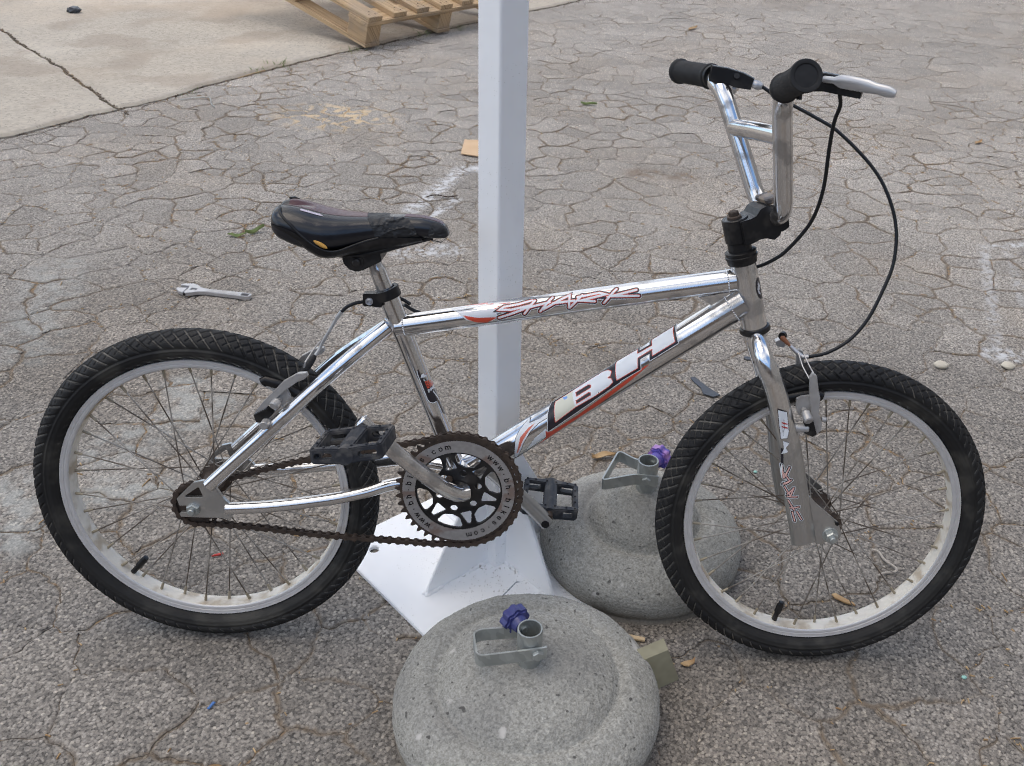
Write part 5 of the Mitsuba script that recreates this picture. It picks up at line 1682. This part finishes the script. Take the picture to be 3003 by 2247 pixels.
LS = [[(833, 112), (838, 92), (843, 112)], [(838, 100), (846, 90), (840, 84)], [(848, 92), (838, 80)], [(841, 78), (850, 66), (853, 80), (846, 68)], [(846, 64), (859, 66)], [(848, 58), (858, 44)], [(852, 46), (864, 50)], [(856, 40), (861, 26)], [(862, 42), (870, 30)]]
ls = so.unary_union([sg.LineString(l).buffer(0.9, cap_style=1) for l in LS])
lk_ = so.unary_union([sg.LineString(l).buffer(2.2, cap_style=1) for l in LS])
st_ = sg.Polygon([(816, 200), (829, 197), (835, 168), (834, 158), (826, 155), (822, 172)])
leg_film([(lk_.buffer(0.7), WHT, 0.05), (lk_, BLK, 0.12), (ls, (0.70, 0.42, 0.38), 0.2), (st_.buffer(0.8), BLK, 0.05), (st_, WHT, 0.12), (sg.Polygon([(823, 182), (832, 180), (832, 178), (823.5, 180)]), DRED, 0.2), (sg.Polygon([(824, 176), (833, 174), (833, 172), (824.5, 174)]), DRED, 0.2),
          (sg.Polygon([(829, 152), (838, 150), (834, 142), (838, 136), (830, 130), (832, 140)]), WHT, 0.1), (sg.Polygon([(828, 140), (831, 139), (835, 112), (832, 113)]), BLK, 0.15)], FK + '__decal', 'peeling white sticker with jagged lettering down the fork leg')

# ------------------------------------------------------------------ litter on the ground
def flake(pts, h, mt, name, label, cat_, group=None):
    t = thing(name, label, cat_, group or ('wood chips on the asphalt' if name == 'wood_chip' else None))
    m = prism(sg.Polygon(pts).buffer(0.0008), h, min(0.0006, h * 0.3))
    m.apply_translation([0, 0, 0.0025])
    put(t, m, mt, smooth=20)


def pebble(x, y, r, mt, name, label, cat_, seed, group=None, sq=0.6):
    t = thing(name, label, cat_, group)
    m = trimesh.creation.icosphere(subdivisions=2, radius=r)
    m.vertices *= [1.2, 0.85, sq]
    m.vertices += m.vertex_normals * ((meshkit.fbm(m.vertices / r * 0.9 + seed, 3, seed) - 0.5) * r * 0.9)[:, None]
    m.vertices += [x, y, 0.002 + r * sq * 0.6]
    put(t, m, mt, smooth=40)


def leaf(x, y, L, w, ang, mt, name, label, seed, curl=0.25, cat_='leaf'):
    t = thing(name, label, cat_, 'fallen leaves on the asphalt')
    n, k = 14, 5
    V = []
    for i in range(n):
        u = i / (n - 1)
        ww = w * math.sin(PI * min(1, u * 0.96 + 0.02)) ** 0.75 * (1 - 0.35 * u)
        for j in range(k):
            s = (j / (k - 1) - 0.5) * 2
            V.append((u * L, s * ww, 0.004 + curl * w * s * s + curl * 0.5 * L * (u - 0.4) ** 2 + 0.003 * math.sin(seed + 7 * u)))
    V = np.array(V)
    c, s = math.cos(ang), math.sin(ang)
    V = np.stack([x + c * V[:, 0] - s * V[:, 1], y + s * V[:, 0] + c * V[:, 1], V[:, 2]], 1)
    i, j = np.meshgrid(np.arange(n - 1), np.arange(k - 1), indexing='ij')
    a = (i * k + j).ravel()
    b = a + k
    put(t, TM(V, np.vstack([np.stack([a, b, b + 1], 1), np.stack([a, b + 1, a + 1], 1)])), mt, smooth=True)


leaf(-1.105, 2.600, 0.052, 0.013, 0.25, 'm_leaf', 'green_leaf', 'green leaf lying on the asphalt left of the saddle, the left one of a pair', 1)
leaf(-1.060, 2.618, 0.060, 0.010, 0.75, 'm_leaf', 'green_leaf', 'curled green leaf left of the saddle, the right one of a pair', 2, 0.9)
leaf(-0.150, 4.300, 0.075, 0.015, -0.2, 'm_leaf', 'green_leaf', 'dull green leaf on the asphalt just right of the upper post', 3, 0.5)
leaf(0.004, 1.628, 0.050, 0.010, 0.25, 'm_dry', 'dry_leaf', 'pale dry leaf beside the handle of the stand with the violet knob', 4, 0.6)
pebble(0.855, 2.113, 0.015, 'm_stone', 'stone', 'pale stone above the front wheel, left of the two stones by the right edge', 'stone', 4, 'pale stones right of the front wheel')
pebble(1.030, 2.135, 0.016, 'm_stone', 'stone', 'tan flat stone nearest the right edge of the picture', 'stone', 9, 'pale stones right of the front wheel', sq=0.4)
t = thing('string_scrap', 'crooked pale scrap of string seen through the front wheel', 'string')
put(t, tube(smooth_path([(0.528, 1.405, 0.004), (0.538, 1.398, 0.006), (0.545, 1.378, 0.005), (0.560, 1.357, 0.006), (0.556, 1.349, 0.004), (0.538, 1.345, 0.004), (0.524, 1.338, 0.003)], 6), 0.0022, 8), mat('m_string', P_((0.42, 0.38, 0.33), 0.8)))
flake([(0.432, 1.281), (0.438, 1.284), (0.449, 1.275), (0.464, 1.265), (0.467, 1.259), (0.455, 1.262), (0.447, 1.266), (0.436, 1.273)], 0.003, 'm_dry', 'wood_chip', 'orange brown wood chip seen through the lower front wheel', 'wood chip')
flake([(0.164, 1.106), (0.170, 1.110), (0.182, 1.114), (0.186, 1.119), (0.184, 1.109), (0.175, 1.102), (0.168, 1.103)], 0.003, 'm_dry', 'wood_chip', 'brown wood chip on the asphalt right of the olive block', 'wood chip')
flake([(0.075, 1.158), (0.107, 1.152), (0.107, 1.146), (0.075, 1.151)], 0.004, mat('m_pale_wood', P_((0.58, 0.45, 0.28), 0.8)), 'wood_chip', 'pale straw coloured splinter between the two parasol stands', 'wood chip')
flake([(0.224, 1.972), (0.233, 1.978), (0.262, 1.935), (0.288, 1.905), (0.272, 1.895), (0.250, 1.905), (0.246, 1.93), (0.232, 1.953)], 0.0022, 'm_scrap', 'plastic_scrap', 'crumpled dark plastic scrap left of the front brake', 'plastic scrap')
pebble(0.375, 2.085, 0.011, 'm_scrap', 'plastic_scrap', 'small dark scrap above the front brake, right of the fork', 'plastic scrap', 5, sq=0.25)
flake([(-0.633, 1.271), (-0.631, 1.274), (-0.619, 1.280), (-0.617, 1.277)], 0.003, 'm_red', 'red_scrap', 'small red plastic tube piece seen through the rear wheel', 'plastic scrap')
flake([(-0.520, 0.964), (-0.518, 0.964), (-0.514, 0.975), (-0.517, 0.975)], 0.0025, 'm_bluebit', 'blue_scrap', 'tiny blue plastic piece at the lower left', 'plastic scrap')
pebble(0.338, 1.62, 0.0035, 'm_mint', 'mint_scrap', 'tiny mint green chip seen through the front wheel above its hub', 'chip', 3)
pebble(0.61, 1.118, 0.0035, 'm_mint', 'mint_scrap', 'tiny mint green chip just below the front tyre', 'chip', 6)
leaf(0.430, 6.150, 0.13, 0.018, 1.1, 'm_dry', 'dry_leaf', 'pale dry leaf far off on the asphalt at the top, between post and handlebar', 5, 0.4)
leaf(1.560, 4.08, 0.075, 0.012, 0.9, 'm_dry', 'dry_leaf', 'brown dry leaf on the asphalt right of the brake lever', 6, 0.4)
t = thing('twig', 'thin dark twig lying on the white paint left of the post', 'twig')
put(t, tube(smooth_path([(-0.600, 3.02, 0.006), (-0.57, 3.035, 0.008), (-0.53, 3.03, 0.006), (-0.50, 3.045, 0.007)], 6), [0.0022] * 18 + [0.0012], 6), 'm_rust')
t = thing('twig', 'thin pale twig on the slab edge left of the pallet foot', 'twig')
put(t, tube(smooth_path([(-1.70, 4.31, 0.010), (-1.66, 4.40, 0.013), (-1.63, 4.47, 0.012)], 6), 0.002, 6), 'm_dry')
t = thing('wire_piece', 'bent thin grey wire lying near the slab edge above the seat', 'wire')
put(t, tube(smooth_path([(-1.80, 3.93, 0.005), (-1.75, 3.97, 0.007), (-1.70, 3.98, 0.008), (-1.66, 3.90, 0.006), (-1.63, 3.86, 0.006)], 6), 0.0022, 6), 'm_zinc')
t = thing('dark_litter', 'small black lump of litter on the slab, far upper left', 'litter')
m = cat([bevel_box(0.07, 0.04, 0.02, 0.006, 3, 0.003), bevel_box(0.04, 0.05, 0.03, 0.006, 4, 0.003)])
m.apply_translation([-3.01, 5.42, 0.028])
put(t, m, 'm_scrap', smooth=False)

# straw, splinters and seed husks lodged in the cracks: too many and too small to count
labels['dry_debris'] = {'label': 'tiny straw coloured splinters and husks scattered in the asphalt cracks', 'category': 'debris', 'kind': 'stuff'}
g = np.random.default_rng(12)
ms = []
edges = [np.array(p.exterior.coords) for p, _ in plates if -0.65 * p.centroid.y - 0.3 < p.centroid.x < 0.42 * p.centroid.y + 0.4 and p.centroid.y < 5]
for E_ in edges:
    k = g.poisson(5.0)
    dens = meshkit.fbm(np.array([E_[0][0] * 1.7, E_[0][1] * 1.7, 4.0]), 3, 2)
    k = int(k * max(0.0, dens - 0.28) * 4)
    for _ in range(k):
        q = E_[g.integers(len(E_))] + g.normal(0, 0.006 if g.random() < 0.8 else 0.03, 2)
        L, w, h, a = g.uniform(0.002, 0.010), g.uniform(0.0008, 0.0022), g.uniform(0.0006, 0.0016), g.uniform(0, 2 * PI)
        if g.random() < 0.06:
            L, w = g.uniform(0.012, 0.03), 0.0012
        c, s = math.cos(a), math.sin(a)
        V = []
        for x, y, z in ((-1, -1, 0), (1, -0.6, 0), (1, 0.7, 0), (-1, 1, 0), (-0.8, -0.8, 1), (0.8, -0.5, 1), (0.8, 0.5, 1), (-0.8, 0.8, 1)):
            X, Y = x * L / 2, y * w / 2
            V.append((q[0] + c * X - s * Y, q[1] + s * X + c * Y, -0.001 + z * h * 1.6 + 0.002))
        ms.append(TM(V, [(0, 1, 5), (0, 5, 4), (1, 2, 6), (1, 6, 5), (2, 3, 7), (2, 7, 6), (3, 0, 4), (3, 4, 7), (4, 5, 6), (4, 6, 7)]))
put('dry_debris', cat(ms), 'm_dry', smooth=False)
